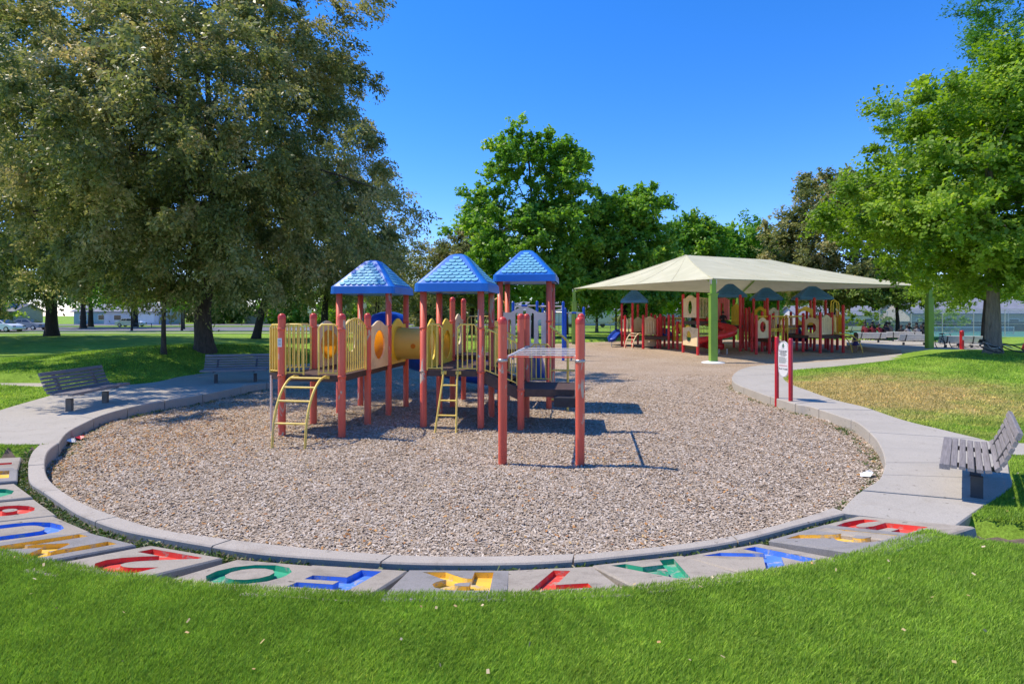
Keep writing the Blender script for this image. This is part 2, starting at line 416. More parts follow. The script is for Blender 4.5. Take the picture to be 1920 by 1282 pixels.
def np_mesh(name, V, Fc, mat, tint=None, smooth=False):
    "V (n,3) float, Fc (m,k) int"
    me = bpy.data.meshes.new(name); n, (m_, k) = len(V), Fc.shape
    me.vertices.add(n); me.vertices.foreach_set("co", V.astype(np.float32).ravel())
    me.loops.add(m_ * k); me.loops.foreach_set("vertex_index", Fc.astype(np.int32).ravel())
    me.polygons.add(m_); me.polygons.foreach_set("loop_start", np.arange(0, m_ * k, k, dtype=np.int32))
    me.polygons.foreach_set("loop_total", np.full(m_, k, np.int32))
    if smooth: me.polygons.foreach_set("use_smooth", np.ones(m_, bool))
    me.materials.append(MATS[mat]); me.update(calc_edges=True)
    if tint is not None:
        a = me.attributes.new("tint", 'FLOAT', 'POINT'); a.data.foreach_set("value", tint.astype(np.float32))
    return me
def text_mesh(s, size, extrude, offset=0.0, font_w=1.0):
    cu = bpy.data.curves.new("lettering", 'FONT'); cu.body = s; cu.size = size; cu.extrude = extrude; cu.offset = offset
    cu.align_x = 'CENTER'; cu.align_y = 'CENTER'; cu.resolution_u = 3
    o = bpy.data.objects.new("lettering", cu); COL.objects.link(o)
    dg = bpy.context.evaluated_depsgraph_get(); dg.update()
    me = bpy.data.meshes.new_from_object(o.evaluated_get(dg)); bpy.data.objects.remove(o); bpy.data.curves.remove(cu)
    return me
# ------------------------------------------------------------------ ground plan (traced kerb and path edges, metres)
ZP = 0.20                                    # level of kerbs and paths above the chips
curb_in_px = [(110,830),(96,840),(88,850),(84,870),(90,895),(117,920),(160,945),(212,965),(275,985),(350,1000),(480,1016),(615,1030),(790,1041),(1000,1040),(1160,1030),(1360,1005),(1510,967),(1560,950)]
curb_out_px = [(76,831),(62,845),(55,860),(53,872),(56,902),(80,920),(125,950),(155,967),(225,992),(300,1007),(375,1020),(480,1036),(615,1047),(790,1056),(1000,1055),(1160,1042),(1360,1017),(1510,980),(1590,960)]
curb_in = [P(x, y, ZP) for x, y in curb_in_px]; curb_out = [P(x, y, ZP) for x, y in curb_out_px]
rp = [((1572,961),(1790,986)),((1605,926),(1840,950)),((1646,900),(1895,912)),((1657,880),(1893,885)),((1659,862),(1890,862)),((1652,839),(1890,845)),((1637,816),(1860,828)),((1608,792),(1780,808)),((1579,781),(1695,787)),((1523,763),(1622,763)),
      ((1491,757),(1564,749)),((1453,746),(1512,731)),((1418,734),(1477,717)),((1377,717),(1468,705)),((1375,702),(1474,698)),((1395,690),(1491,693)),((1433,684),(1530,690)),((1535,678),(1564,687)),((1622,670),(1640,679)),((1690,663),(1700,671))]
lp = [((110,831),(-60,838)),((127,810),(-60,800)),((157,793),(-20,775)),((197,776),(84,744)),((253,761),(150,727)),((309,751),(230,722)),((366,742),(292,716)),((422,731),(337,706)),((478,720),(394,698)),((512,716),(450,690)),((590,703),(540,684)),((670,692),(640,677)),((760,680),(740,669)),((850,669),(840,660))]
def resample(pts, step):
    d = [0.0]
    for a_, b_ in zip(pts, pts[1:]): d.append(d[-1] + (b_ - a_).length)
    n = max(2, int(d[-1] / step)); out = []
    for i in range(n + 1):
        s_ = d[-1] * i / n; j = 0
        while j < len(d) - 2 and d[j + 1] < s_: j += 1
        u = (s_ - d[j]) / max(1e-6, d[j + 1] - d[j]); out.append(pts[j].lerp(pts[j + 1], u))
    return out
def pair_smooth(pairs):
    a_ = cr([P(*p[0], ZP) for p in pairs], 8); b_ = cr([P(*p[1], ZP) for p in pairs], 8)
    return a_, b_
cin, cout = cr(curb_in, 8), cr(curb_out, 8)
ra, rb = pair_smooth(rp); la, lb = pair_smooth(lp)
def mid(a_, b_): return [x.lerp(y, .5) for x, y in zip(a_, b_)]
rm, lm = mid(ra, rb), mid(la, lb)
cmid = [x.lerp(y, .5) for x, y in zip(resample(cin, .1)[::1], resample(cout, .1))] if False else None
cin_r = resample(cin, .12); n_c = len(cin_r) - 1
L_ = [0.0]
for a_, b_ in zip(cout, cout[1:]): L_.append(L_[-1] + (b_ - a_).length)
def along(pts, cum, u):
    s_ = cum[-1] * u; j = 0
    while j < len(cum) - 2 and cum[j + 1] < s_: j += 1
    return pts[j].lerp(pts[j + 1], (s_ - cum[j]) / max(1e-6, cum[j + 1] - cum[j]))
cout_r = [along(cout, L_, i / n_c) for i in range(n_c + 1)]
cm = mid(cin_r, cout_r)
far_edge = [P(x, y, 0.0) for x, y in [(1770,657),(1850,650),(1800,642),(1600,637),(1400,636),(1160,639),(1060,643),(950,652)]]
pit_poly = np.array([(p.x, p.y) for p in cm + rm + far_edge + lm[::-1]])
path_polys = [np.array([(p.x, p.y) for p in a_ + b_[::-1]]) for a_, b_ in ((ra, rb), (la, lb))]
branch_r = [P(1884,851,ZP), P(1990,858,ZP), P(1990,835,ZP), P(1878,829,ZP)]
branch_l = [P(-140,716,ZP), P(-140,728,ZP), P(82,729,ZP), P(88,716,ZP)]
far_pad = [P(1590,652,.1), P(1690,661,.1), P(1850,661,.1), P(1850,647,.1), P(1700,643,.1), P(1585,640,.1)]
for q in (branch_r, branch_l, far_pad): path_polys.append(np.array([(p.x, p.y) for p in q]))

def inside(poly, X, Y):
    r = np.zeros(X.shape, bool); x1, y1 = poly[:, 0], poly[:, 1]; x2, y2 = np.roll(x1, -1), np.roll(y1, -1)
    for a_, b_, c_, d_ in zip(x1, y1, x2, y2):
        if b_ == d_: continue
        r ^= ((b_ > Y) != (d_ > Y)) & (X < (c_ - a_) * (Y - b_) / (d_ - b_) + a_)
    return r
def dist(line, X, Y):
    best = np.full(X.shape, 1e9)
    for (a_, b_), (c_, d_) in zip(line[:-1], line[1:]):
        ex, ey = c_ - a_, d_ - b_; l2 = ex * ex + ey * ey + 1e-12
        u = np.clip(((X - a_) * ex + (Y - b_) * ey) / l2, 0, 1)
        best = np.minimum(best, np.hypot(X - a_ - u * ex, Y - b_ - u * ey))
    return best
CO = np.array([(p.x, p.y) for p in cout_r[::3] + [cout_r[-1]]])
RB = np.array([(p.x, p.y) for p in rb[::4] + [rb[-1]]]); LB = np.array([(p.x, p.y) for p in lb[::4] + [lb[-1]]])
CC = (-.6, 12.0)
def phi(X, Y): return np.degrees(np.arctan2(X - CC[0], CC[1] - Y))
def slope_at(X, Y): return np.interp(phi(X, Y), [-180, -75, -45, -22, 0, 33, 55, 80, 180], [.01, .03, .10, .19, .27, .22, .12, .02, .01])
def sm(x): x = np.clip(x, 0, 1); return x * x * (3 - 2 * x)
def wob(X, Y, k=1.0): return (np.sin(X * 1.3 * k + 1.7) * np.cos(Y * 1.1 * k + .4) + .5 * np.sin(X * 2.9 * k + Y * 2.3 * k)) / 1.5
BAND = (-58.5, 36.5)
def base_height(X, Y, D):
    s_ = slope_at(X, Y)
    h = ZP - .005 + s_ * np.clip(D - .09, 0, .92) + np.clip(D - 1.05, 0, 4) * .035 * sm((9 - Y) / 4)
    far = 1 - sm((Y - 38) / 25)
    h = h * far + (1 - far) * .0
    h += .50 * np.exp(-((X - 17.5) ** 2 / (2 * 36) + (Y - 20) ** 2 / (2 * 32))) * sm(D / 2.5)
    h += .74 * np.exp(-((X + 12.0) ** 2 / (2 * 20) + (Y - 21.5) ** 2 / (2 * 14))) * sm(D / 3)
    h += .42 * np.exp(-((X + 33) ** 2 + (Y - 40) ** 2) / (2 * 50))
    h -= .75 * sm((X - 32) / 14) * sm((Y - 48) / 25)
    h += .02 * wob(X, Y) * sm(D / 2)
    return h
def fields(X, Y):
    "D (distance to kerb / path), pit mask, path mask, band mask, lawn height"
    D = np.minimum(np.minimum(dist(CO, X, Y), dist(RB, X, Y)), dist(LB, X, Y))
    pit = inside(pit_poly, X, Y)
    path = np.zeros(X.shape, bool)
    for q in path_polys: path |= inside(q, X, Y)
    D = np.where(pit | path, 0, D)
    ph = phi(X, Y)
    band = (~pit) & (~path) & (D < .93) & (ph > BAND[0]) & (ph < BAND[1]) & (Y < 9)
    return D, pit, path, band, base_height(X, Y, D)
def gz(x, y):
    X = np.array([float(x)]); Y = np.array([float(y)])
    D, pit, path, band, h = fields(X, Y)
    return 0.0 if pit[0] else float(h[0])

def axis(lo, hi, step, far, g=1.28):
    a_ = list(np.arange(lo, hi + step / 2, step)); s_ = step
    while a_[-1] < far: s_ *= g; a_.append(a_[-1] + min(s_, 40))
    s_ = step
    while a_[0] > -far: s_ *= g; a_.insert(0, a_[0] - min(s_, 40))
    return np.array(a_)
xs = axis(-8.4, 8.4, .12, 700); ys = np.array([v for v in axis(1.4, 9.5, .12, 900, 1.035) if v > -12])
ys = np.concatenate([ys[ys < 9.5][::1], ys[ys >= 9.5]])
GX, GY = np.meshgrid(xs, ys)
D, pit, path, band, H = fields(GX, GY)
Hm = np.where(band, H - .15, H)
Hm = np.where(path, np.minimum(H, ZP) - .02, Hm)
inner_pit = pit
Hm = np.where(inner_pit, -.12, Hm)
V = np.stack([GX, GY, Hm], -1).reshape(-1, 3); nx, ny = len(xs), len(ys)
idx = np.arange(nx * ny).reshape(ny, nx)
Fc = np.stack([idx[:-1, :-1], idx[:-1, 1:], idx[1:, 1:], idx[1:, :-1]], -1).reshape(-1, 4)
me = np_mesh("ground", V, Fc, "lawn", smooth=True); me.materials.append(MATS["soil"])
bm_ = (band | (pit & (GY < 9.5)))
fb = (bm_[:-1, :-1] & bm_[1:, 1:]).reshape(-1)
me.polygons.foreach_set("material_index", fb.astype(np.int32))
link("ground", me, kind="structure")

# wood chip surface: one gently uneven sheet
def cz(X, Y): return .022 * wob(X, Y, .9) + .014 * wob(X, Y, 3.1) - .05 * np.exp(-((X + 3.5) ** 2 + (Y - 8.75) ** 2) / .5) - .05 * np.exp(-((X + 1.15) ** 2 + (Y - 9.7) ** 2) / .35) - .04 * np.exp(-((X - .5) ** 2 + (Y - 8.6) ** 2) / 1.2)
cx_ = axis(-8, 8, .25, 34, 1.03); cy_ = np.arange(3.8, 50, .25)
cx_ = cx_[(cx_ > -13) & (cx_ < 34)]
CX, CY = np.meshgrid(cx_, cy_); cp = inside(pit_poly, CX, CY)
Vc = np.stack([CX, CY, cz(CX, CY)], -1).reshape(-1, 3); idx = np.arange(CX.size).reshape(CX.shape)
Fq = np.stack([idx[:-1, :-1], idx[:-1, 1:], idx[1:, 1:], idx[1:, :-1]], -1).reshape(-1, 4)
keep = (cp[:-1, :-1] | cp[1:, 1:] | cp[:-1, 1:] | cp[1:, :-1]).reshape(-1)
cpd = np.pad(cp, 0)
# keep chips from spilling past the kerb: drop rim vertices under it
Vc[~cp.reshape(-1), 2] = -.10
me = np_mesh("wood_chips", Vc, Fq[keep], "chips_bed", smooth=True)
link("wood_chips", me, kind="structure")

def scatter(n, xr, yr, fn, pw=1.0):
    "random points in a wedge seen by the camera, filtered by fn"
    y = yr[0] + (yr[1] - yr[0]) * np.random.rand(n) ** pw; x = (np.random.rand(n) * 2 - 1) * (y * .96 + .6)
    k = (x > xr[0]) & (x < xr[1]); x, y = x[k], y[k]
    m_ = fn(x, y); return x[m_], y[m_]
np.random.seed(3)
def quads(x, y, z, ln, wd, tilt, tintv, name, mat, kind="stuff"):
    n = len(x); a = np.random.rand(n) * 6.283
    d = np.stack([np.cos(a), np.sin(a), np.random.randn(n) * tilt], -1); d /= np.linalg.norm(d, axis=1)[:, None]
    u = np.stack([np.random.randn(n) * tilt, np.random.randn(n) * tilt, np.ones(n)], -1)
    s_ = np.cross(u, d); s_ /= np.linalg.norm(s_, axis=1)[:, None]
    c = np.stack([x, y, z], -1); l = ln[:, None] / 2; w_ = wd[:, None] / 2
    V = np.stack([c - d * l - s_ * w_, c + d * l - s_ * w_ * .7, c + d * l * .9 + s_ * w_, c - d * l + s_ * w_], 1).reshape(-1, 3)
    me = np_mesh(name, V, np.arange(4 * n).reshape(n, 4), mat, np.repeat(tintv, 4))
    return link(name, me, kind=kind)
inpit = lambda x, y: inside(pit_poly, x, y)
x, y = scatter(520000, (-9, 10), (4.3, 20), lambda a_, b_: inpit(a_, b_) & (np.random.rand(len(a_)) < 1.1 - (b_ - 6) / 13), 1.35)
n = len(x)
sz = .6 + .8 * np.random.rand(n)
quads(x, y, cz(x, y) + .004 + .012 * np.random.rand(n), .025 * sz * (1 + .05 * y), .0095 * sz * (1 + .06 * y), .22, np.random.rand(n) ** 1.0 * .915, "wood_chip_scatter", "wood_chip")
# orange fallen leaves on the chips, thickest at the left-hand kerb, and pale bits on the lawn
def orange(x, y):
    pr = .9 * np.exp(-(((x + 6.0) / 1.9) ** 2 + ((y - 10.2) / 2.6) ** 2)) + .05 + .35 * np.exp(-(((x + 6) / .8) ** 2 + ((y - 7.6) / 1.4) ** 2)) + .18 * sm((wob(x, y, 1.7) - .3) * 2)
    return inside(pit_poly, x, y) & (np.random.rand(len(x)) < pr)
x, y = scatter(60000, (-9, 8), (4.4, 15), orange)
quads(x, y, cz(x, y) + .022, .022 + .024 * np.random.rand(len(x)), .010 + .014 * np.random.rand(len(x)), .35, np.random.rand(len(x)) * .7, "fallen_leaves", "dry_leaf")

# grass blades on the lawn that is near enough to see them
def lawnmask(x, y, soft=.05):
    D, pit, path, band, h = fields(x, y)
    edge = (np.random.rand(len(x)) < .5) & (D > .87 - soft) & band
    return (~pit) & (~path) & ((~band) | edge) & (D > .01)
def blades(n, yr, hgt, wid, name, label=None, pw=1.0, xr=(-99, 99), lim=None):
    x, y = scatter(n, xr, yr, lambda a_, b_: lawnmask(a_, b_) & (lim(a_, b_) if lim else True), pw)
    D, pit, path, band, h = fields(x, y); n = len(x)
    clump = .5 + .5 * wob(x, y, 6.0) * .6
    hh = hgt * (.55 + .7 * np.random.rand(n)) * (.8 + .4 * clump); a = np.random.rand(n) * 6.283
    lean = hh * (.25 + .55 * np.random.rand(n)); b_ = np.random.rand(n) * 6.283
    lx, ly = lean * np.cos(b_) + .012, lean * np.sin(b_)
    wx, wy = np.cos(a) * wid / 2 * (.7 + .6 * np.random.rand(n)), np.sin(a) * wid / 2
    c = np.stack([x, y, h - .004], -1)
    v0 = c + np.stack([wx, wy, 0 * wx], -1); v1 = c - np.stack([wx, wy, 0 * wx], -1)
    v2 = c + np.stack([lx, ly, hh], -1)
    V = np.stack([v0, v1, v2], 1).reshape(-1, 3)
    tv = np.clip(np.random.rand(n) * .75 + .25 * clump, 0, .95); tv[np.random.rand(n) < .012] = 1.0
    return link(name, np_mesh(name, V, np.arange(3 * n).reshape(n, 3), "grass_blade", np.repeat(tv, 3)), kind="stuff")
blades(560000, (1.9, 4.6), .029, .0054, "lawn_grass", pw=1.0)
blades(560000, (4.4, 10), .030, .010, "lawn_grass", xr=(-99, 99), lim=lambda a_, b_: (a_ > 3) | (a_ < -3))
blades(280000, (9, 24), .04, .024, "lawn_grass", pw=1.0)
x, y = scatter(230, (-6, 7), (2.2, 7), lambda a_, b_: lawnmask(a_, b_, 0))
h = fields(x, y)[4]
quads(x[:330], y[:330], h[:330] + .04, .010 + .018 * np.random.rand(330)[:len(x[:330])], .006 + .010 * np.random.rand(330)[:len(x[:330])], .5, .5 + .5 * np.random.rand(330)[:len(x[:330])], "fallen_leaves", "dry_leaf")

# weeds and litter leaves in the gap between the kerb and the letter slabs, tufts at the path edge
def weeds(centres, name="weeds"):
    cx, cy, cz_, rad, k = (np.array(v) for v in zip(*centres))
    rep = np.repeat(np.arange(len(cx)), k.astype(int)); n = len(rep)
    x = cx[rep] + np.random.randn(n) * rad[rep]; y = cy[rep] + np.random.randn(n) * rad[rep]
    z = cz_[rep] + np.abs(np.random.randn(n)) * rad[rep] * .35
    return quads(x, y, z, .018 + .035 * np.random.rand(n), .006 + .012 * np.random.rand(n), .8, np.random.rand(n) ** 1.3, name, "weed_leaf")
cen = []
for i in range(2, len(cout_r) - 2):
    p, q = cout_r[i], cout_r[i + 1]; d = (q - p).normalized(); nrm = Vector((d.y, -d.x, 0))
    if nrm.dot(Vector((CC[0], CC[1], 0)) - p) > 0: nrm = -nrm
    gw = float(np.interp(phi(np.array([p.x]), np.array([p.y]))[0], [-55, -38, -20, 0, 33], [.07, .10, .14, .085, .09]))
    for k in range(int(5 + gw * 45)):
        if random.random() < .2 + .3 * math.sin(i * .13) ** 2: continue
        o_ = p + d * random.random() * .12 + nrm * random.uniform(.01, gw)
        cen.append((o_.x, o_.y, ZP - .06, random.uniform(.014, .05), random.choice([6, 10, 16])))
for pts, kk in ((ra[4:110], 2), (la[:70], 2)):
    for p in pts:
        for k in range(kk):
            if random.random() < .45: continue
            dirn = (Vector((CC[0], CC[1], 0)) - p).normalized(); o_ = p + dirn * random.uniform(.04, .22)
            cen.append((o_.x, o_.y, .01, random.uniform(.02, .06), random.choice([5, 9, 14])))
for p in cin_r:
    if random.random() < .3:
        dirn = (Vector((CC[0], CC[1], 0)) - p).normalized(); o_ = p + dirn * random.uniform(.03, .15)
        cen.append((o_.x, o_.y, .01, random.uniform(.02, .05), 9))
weeds(cen)

# ------------------------------------------------------------------ kerb and paths, cast in slabs
def strip(name, a_, b_, per, mat, z0=-.15, z1=ZP, gap=.008, part="slab", bev=.012):
    root = bpy.data.objects.new(name, None); COL.objects.link(root); root["kind"] = "structure"
    n = len(a_); i = 0
    while i < n - 1:
        j = min(i + per, n - 1)
        if n - 1 - j < per / 2: j = n - 1
        A, B = list(a_[i:j + 1]), list(b_[i:j + 1])
        dj = random.uniform(-.004, .004)
        t0 = (A[1] - A[0]).normalized() * gap; t1 = (A[-1] - A[-2]).normalized() * gap
        A[0] = A[0] + t0; B[0] = B[0] + t0; A[-1] = A[-1] - t1; B[-1] = B[-1] - t1
        m_ = MB(); k = len(A)
        ins = [(p + (q - p).normalized() * bev, q + (p - q).normalized() * bev) for p, q in zip(A, B)]
        vs = []
        for p, q, (pi, qi) in zip(A, B, ins):
            vs += [(p.x, p.y, z0), (p.x, p.y, z1 - bev + dj), (pi.x, pi.y, z1 + dj), (qi.x, qi.y, z1 + dj), (q.x, q.y, z1 - bev + dj), (q.x, q.y, z0)]
        fs = [(r_ * 6 + c_, r_ * 6 + c_ + 1, (r_ + 1) * 6 + c_ + 1, (r_ + 1) * 6 + c_) for r_ in range(k - 1) for c_ in range(5)]
        fs += [tuple(range(6)), tuple(range((k - 1) * 6, k * 6))[::-1]]
        m_.add(vs, fs); m_.build(part, mat, root); i = j
    return root
strip("kerb", cin_r, cout_r, 12, "concrete_curb", part="kerb_stone")
strip("path", ra, rb, 10, "concrete_path", z1=ZP)
strip("path", la, lb, 10, "concrete_path", z1=ZP)
for q, z_ in ((branch_r, ZP + .004), (branch_l, ZP + .004), (far_pad, .24)):
    MB().prism([(p.x, p.y) for p in q], -.1, z_).build("path", "concrete_path", None, kind="structure")

# ------------------------------------------------------------------ letter slabs round the kerb
GLY = [("5", "paint_red", (1583, 984), "nearest the sunny bench"),
       ("R", "paint_yellow", (1516, 1006), "beside the red 5"),
       ("K", "paint_blue", (1372, 1030), "between yellow R and green A"),
       ("A", "paint_green", (1204, 1056), "between blue K and red 7"),
       ("7", "paint_red", (1022, 1068), "between green A and yellow R"),
       ("R", "paint_yellow", (847, 1071), "between blue F and red 7"),
       ("F", "paint_blue", (668, 1070), "between green O and yellow R"),
       ("O", "paint_green", (520, 1056), "between red 2 and blue F"),
       ("2", "paint_red", (347, 1030), "between yellow M and green O"),
       ("M", "paint_yellow", (212, 1003), "between blue U and red 2"),
       ("U", "paint_blue", (128, 978), "between red 6 and yellow M"),
       ("6", "paint_red", (72, 947), "just behind the blue U"),
       ("O", "paint_green", (32, 916), "just behind the red 6"),
       ("L", "paint_yellow", (24, 888), "just behind the second green O"),
       ("T", "paint_red", (20, 866), "closest to the path's front edge")]
CNAME = {"paint_red": "red", "paint_yellow": "yellow", "paint_blue": "blue", "paint_green": "green"}
HGT, WID = .62, .52
def frame_at(w_):
    "local frame on the sloping bank: x to the reader's right (image left), y up the slope (outward)"
    k = min(range(len(cout_r)), key=lambda i: (cout_r[i].xy - w_.xy).length)
    k = max(2, min(len(cout_r) - 3, k)); d = (cout_r[k + 2] - cout_r[k - 2]).normalized()
    nrm = Vector((d.y, -d.x, 0))
    if nrm.dot(Vector((CC[0], CC[1], 0)) - cout_r[k]) > 0: nrm = -nrm
    s_ = float(slope_at(np.array([w_.x + nrm.x * .4]), np.array([w_.y + nrm.y * .4]))[0])
    yv = (nrm + Vector((0, 0, s_))).normalized(); zv = Vector((0, 0, 1)); xv = yv.cross(zv).normalized(); zv = xv.cross(yv).normalized()
    return cout_r[k], nrm, yv, xv, zv, s_
def slab_block(w, d, th):
    "bevelled block, front edge at y=0"
    b = .012; m_ = MB()
    lo = [(-w / 2, 0), (w / 2, 0), (w / 2, d), (-w / 2, d)]; hi = [(-w / 2 + b, b), (w / 2 - b, b), (w / 2 - b, d - b), (-w / 2 + b, d - b)]
    vs = [(x, y, -th) for x, y in lo] + [(x, y, -b) for x, y in lo] + [(x, y, 0) for x, y in hi]
    fs = [(0, 3, 2, 1), (8, 9, 10, 11)] + [(i, (i + 1) % 4, 4 + (i + 1) % 4, 4 + i) for i in range(4)] + [(4 + i, 4 + (i + 1) % 4, 8 + (i + 1) % 4, 8 + i) for i in range(4)]
    m_.add(vs, fs); return m_
from mathutils.geometry import delaunay_2d_cdt
SLABM = ['concrete_slab', 'concrete_slab', 'concrete_grey', 'concrete_slab']
def letter_block(ch, w, d, th, dep):
    "slab with the glyph sunk into its top; returns (slab builder, painted recess builder)"
    g = text_mesh(ch, 1.0, 0.0, .035)
    bmx = bmesh.new(); bmx.from_mesh(g); bmesh.ops.remove_doubles(bmx, verts=bmx.verts, dist=1e-5)
    ed = [e for e in bmx.edges if len(e.link_faces) == 1]
    vid = {}; pts = []
    for e in ed:
        for v in e.verts:
            if v not in vid: vid[v] = len(pts); pts.append(v.co.xy.copy())
    xs_ = [p.x for p in pts]; ys_ = [p.y for p in pts]
    sx, sy = WID * (.78 if ch in "LTF67" else 1) / (max(xs_) - min(xs_)), HGT / (max(ys_) - min(ys_)); cxg, cyg = (max(xs_) + min(xs_)) / 2, min(ys_)
    pts = [Vector(((p.x - cxg) * sx, (p.y - cyg) * sy + .08)) for p in pts]
    edges = [(vid[e.verts[0]], vid[e.verts[1]]) for e in ed]; bmx.free(); bpy.data.meshes.remove(g)
    segs = [(pts[a_], pts[b_]) for a_, b_ in edges]
    def in_glyph(p):
        c = False
        for a_, b_ in segs:
            if (a_.y > p.y) != (b_.y > p.y) and p.x < (b_.x - a_.x) * (p.y - a_.y) / (b_.y - a_.y) + a_.x: c = not c
        return c
    b = .012; rect = [Vector((-w / 2 + b, b)), Vector((w / 2 - b, b)), Vector((w / 2 - b, d - b)), Vector((-w / 2 + b, d - b))]
    k = len(pts)
    vo, _, fo, *_r = delaunay_2d_cdt(pts + rect, edges + [(k, k + 1), (k + 1, k + 2), (k + 2, k + 3), (k + 3, k)], [], 0, 1e-6)
    top, let = slab_block(w, d, th), MB()
    top.f.pop(1); top.m.pop(); top.sm.pop()
    fin = [f for f in fo if in_glyph(sum((vo[i] for i in f), Vector((0, 0))) / len(f))]
    fout = [f for f in fo if f not in fin]
    top.add([(v.x, v.y, 0) for v in vo], [tuple(f) for f in fout])
    let.add([(v.x, v.y, -dep) for v in vo], [tuple(f) for f in fin])
    for a_, b_ in segs:
        let.add([(a_.x, a_.y, -dep), (b_.x, b_.y, -dep), (b_.x, b_.y, -.001), (a_.x, a_.y, -.001)], [(0, 1, 2, 3)])
    return top, let
def gap_at(p): return float(np.interp(phi(np.array([p.x]), np.array([p.y]))[0], [-55, -38, -20, 0, 33], [.07, .11, .15, .095, .10]))
dirs = []
for ch, pm, (px, py), where in GLY:
    w_ = P(px, py, ZP + .01); k0, nrm, yv, xv, zv, s_ = frame_at(w_)
    M = Matrix((xv, yv, zv)).transposed().to_4x4()
    org = k0 + nrm * gap_at(k0); org.z = ZP - .003
    dirs.append((math.degrees(math.atan2(org.x - CC[0], CC[1] - org.y)), org, M, s_))
    root = thing("letter_paver", f"concrete slab with sunken {CNAME[pm]} {'digit' if ch in '5726' else 'letter'} {ch}, {where}", "letter paver", group="painted letter pavers along the kerb"); root["kind"] = "thing"
    root.matrix_world = Matrix.Translation(org) @ M
    top, letter = letter_block(ch, .76, .95, .14, .04)
    top.build("slab", SLABM[len(dirs) % 4], root); letter.build("painted_letter", pm, root)
dirs.sort(key=lambda d: d[0])
plain = 0
for (a0, o0, M0, s0), (a1, o1, M1, s1) in zip(dirs, dirs[1:]):
    gap = (o1 - o0).length - .78
    if gap < .12 or a0 < -45: continue
    m_ = (o0 + o1) / 2; k0, nrm, yv, xv, zv, s_ = frame_at(m_)
    org = k0 + nrm * gap_at(k0); org.z = ZP - .006
    blk = slab_block(max(.1, gap - .02), .95, .14)
    o = blk.build("plain_paver", "concrete_grey"); o["kind"] = "thing"; o.matrix_world = Matrix.Translation(org) @ Matrix((xv, yv, zv)).transposed().to_4x4()
    la_ = min(GLY, key=lambda g_: (P(*g_[2], ZP).xy - o0.xy).length); lb_ = min(GLY, key=lambda g_: (P(*g_[2], ZP).xy - o1.xy).length)
    tag(o, f"plain grey slab between the {CNAME[la_[1]]} {la_[0]} and the {CNAME[lb_[1]]} {lb_[0]}", "paver", "plain pavers between the letters")
    plain += 1
# ------------------------------------------------------------------ the main play structure
U_, V_ = 1.10, 1.12
def nd(i, j, z=0.0): return Vector((i * U_, j * V_, z))
def mloc(name, m, mat, parent, **kw): return m.build(name, mat, parent, **kw)
RP = .064
def post_mesh(h, r=RP, cap=True):
    m_ = MB(); m_.lathe([(r, -.1), (r, h - .05 if cap else h)], n=14); return m_
def add_post(root, x, y, h, clamps=(), cap=True, mat="post_red", capmat="cap_red", r=RP):
    m_ = MB(); m_.lathe([(r, -.15), (r, h - (.055 if cap else 0))] + ([] if cap else [(0, h)]), n=14)
    o = m_.build("post", mat, root); o.location = (x, y, 0)
    if cap:
        c = MB(); c.lathe([(r + .002, -.05), (r + .003, 0), (r * .93, .022), (r * .72, .042), (r * .4, .054), (0, .058)], n=14)
        c.build("cap", capmat, o).location = (0, 0, h - .055)
    for z in clamps:
        c = MB(); c.lathe([(r + .002, -.02), (r + .009, -.02), (r + .009, .02), (r + .002, .02)], n=14)
        c.box((0, -r - .012, 0), (.03, .02, .03)); c.build("clamp", mat if z != 1.45 else "steel", o).location = (0, 0, z)
    return o
def guard(root, p0, p1, z0, z1, nb, mat="pole_yellow", arch=0.0, rb=.013, rt=.016, name="guardrail", single=False, bend=.06, z0b=None, z1b=None):
    "pipe frame from p0 to p1 with upright bars as sub-parts"
    p0, p1 = Vector((p0[0], p0[1], 0)), Vector((p1[0], p1[1], 0))
    z0b = z0 if z0b is None else z0b; z1b = z1 if z1b is None else z1b
    m_ = MB()
    def top(u): return z1 + (z1b - z1) * u + arch * math.sin(math.pi * u) ** .8
    def bot(u): return z0 + (z0b - z0) * u
    n = 12 if arch else 4
    L = (p1 - p0).length; e = min(.3, bend / L)
    T = [Vector((*p0.xy, bot(0)))] + [Vector((*p0.xy, top(0) - bend))] + [Vector((*p0.lerp(p1, e + (1 - 2 * e) * k / n).xy, top(e + (1 - 2 * e) * k / n))) for k in range(n + 1)] + [Vector((*p1.xy, top(1) - bend)), Vector((*p1.xy, bot(1)))]
    m_.tube(T, rt, 7); m_.tube([Vector((*p0.xy, bot(0) + .04)), Vector((*p1.xy, bot(1) + .04))], rb, 6)
    o = None if single else m_.build(name, mat, root)
    for k in range(nb):
        u = (k + 1) / (nb + 1); q = p0.lerp(p1, u)
        if single: m_.tube([(q.x, q.y, bot(u) + .04), (q.x, q.y, top(u))], rb, 5, caps=False)
        else:
            b_ = MB(); b_.tube([(q.x, q.y, bot(u) + .04), (q.x, q.y, top(u))], rb, 6, caps=False); b_.build("bar", mat, o)
    return o if not single else m_.build(name, mat, root)
def deck(root, poly, z, th=.11, mat="deck_brown", name="deck"):
    "perforated steel deck with a raised grid"
    m_ = MB(); m_.prism(poly, z - .03, z)
    k = len(poly)
    for a_, b_ in zip(poly, poly[1:] + poly[:1]):
        a_, b_ = Vector((*a_, 0)), Vector((*b_, 0)); d = (b_ - a_); L = d.length; c = (a_ + b_) / 2
        nrm = Vector((d.y, -d.x, 0)).normalized()
        m_.box((c.x - nrm.x * .012, c.y - nrm.y * .012, z - th / 2 - .002), (L, .02, th), Matrix.Rotation(math.atan2(d.y, d.x), 3, 'Z'))
    return m_.build(name, mat, root)
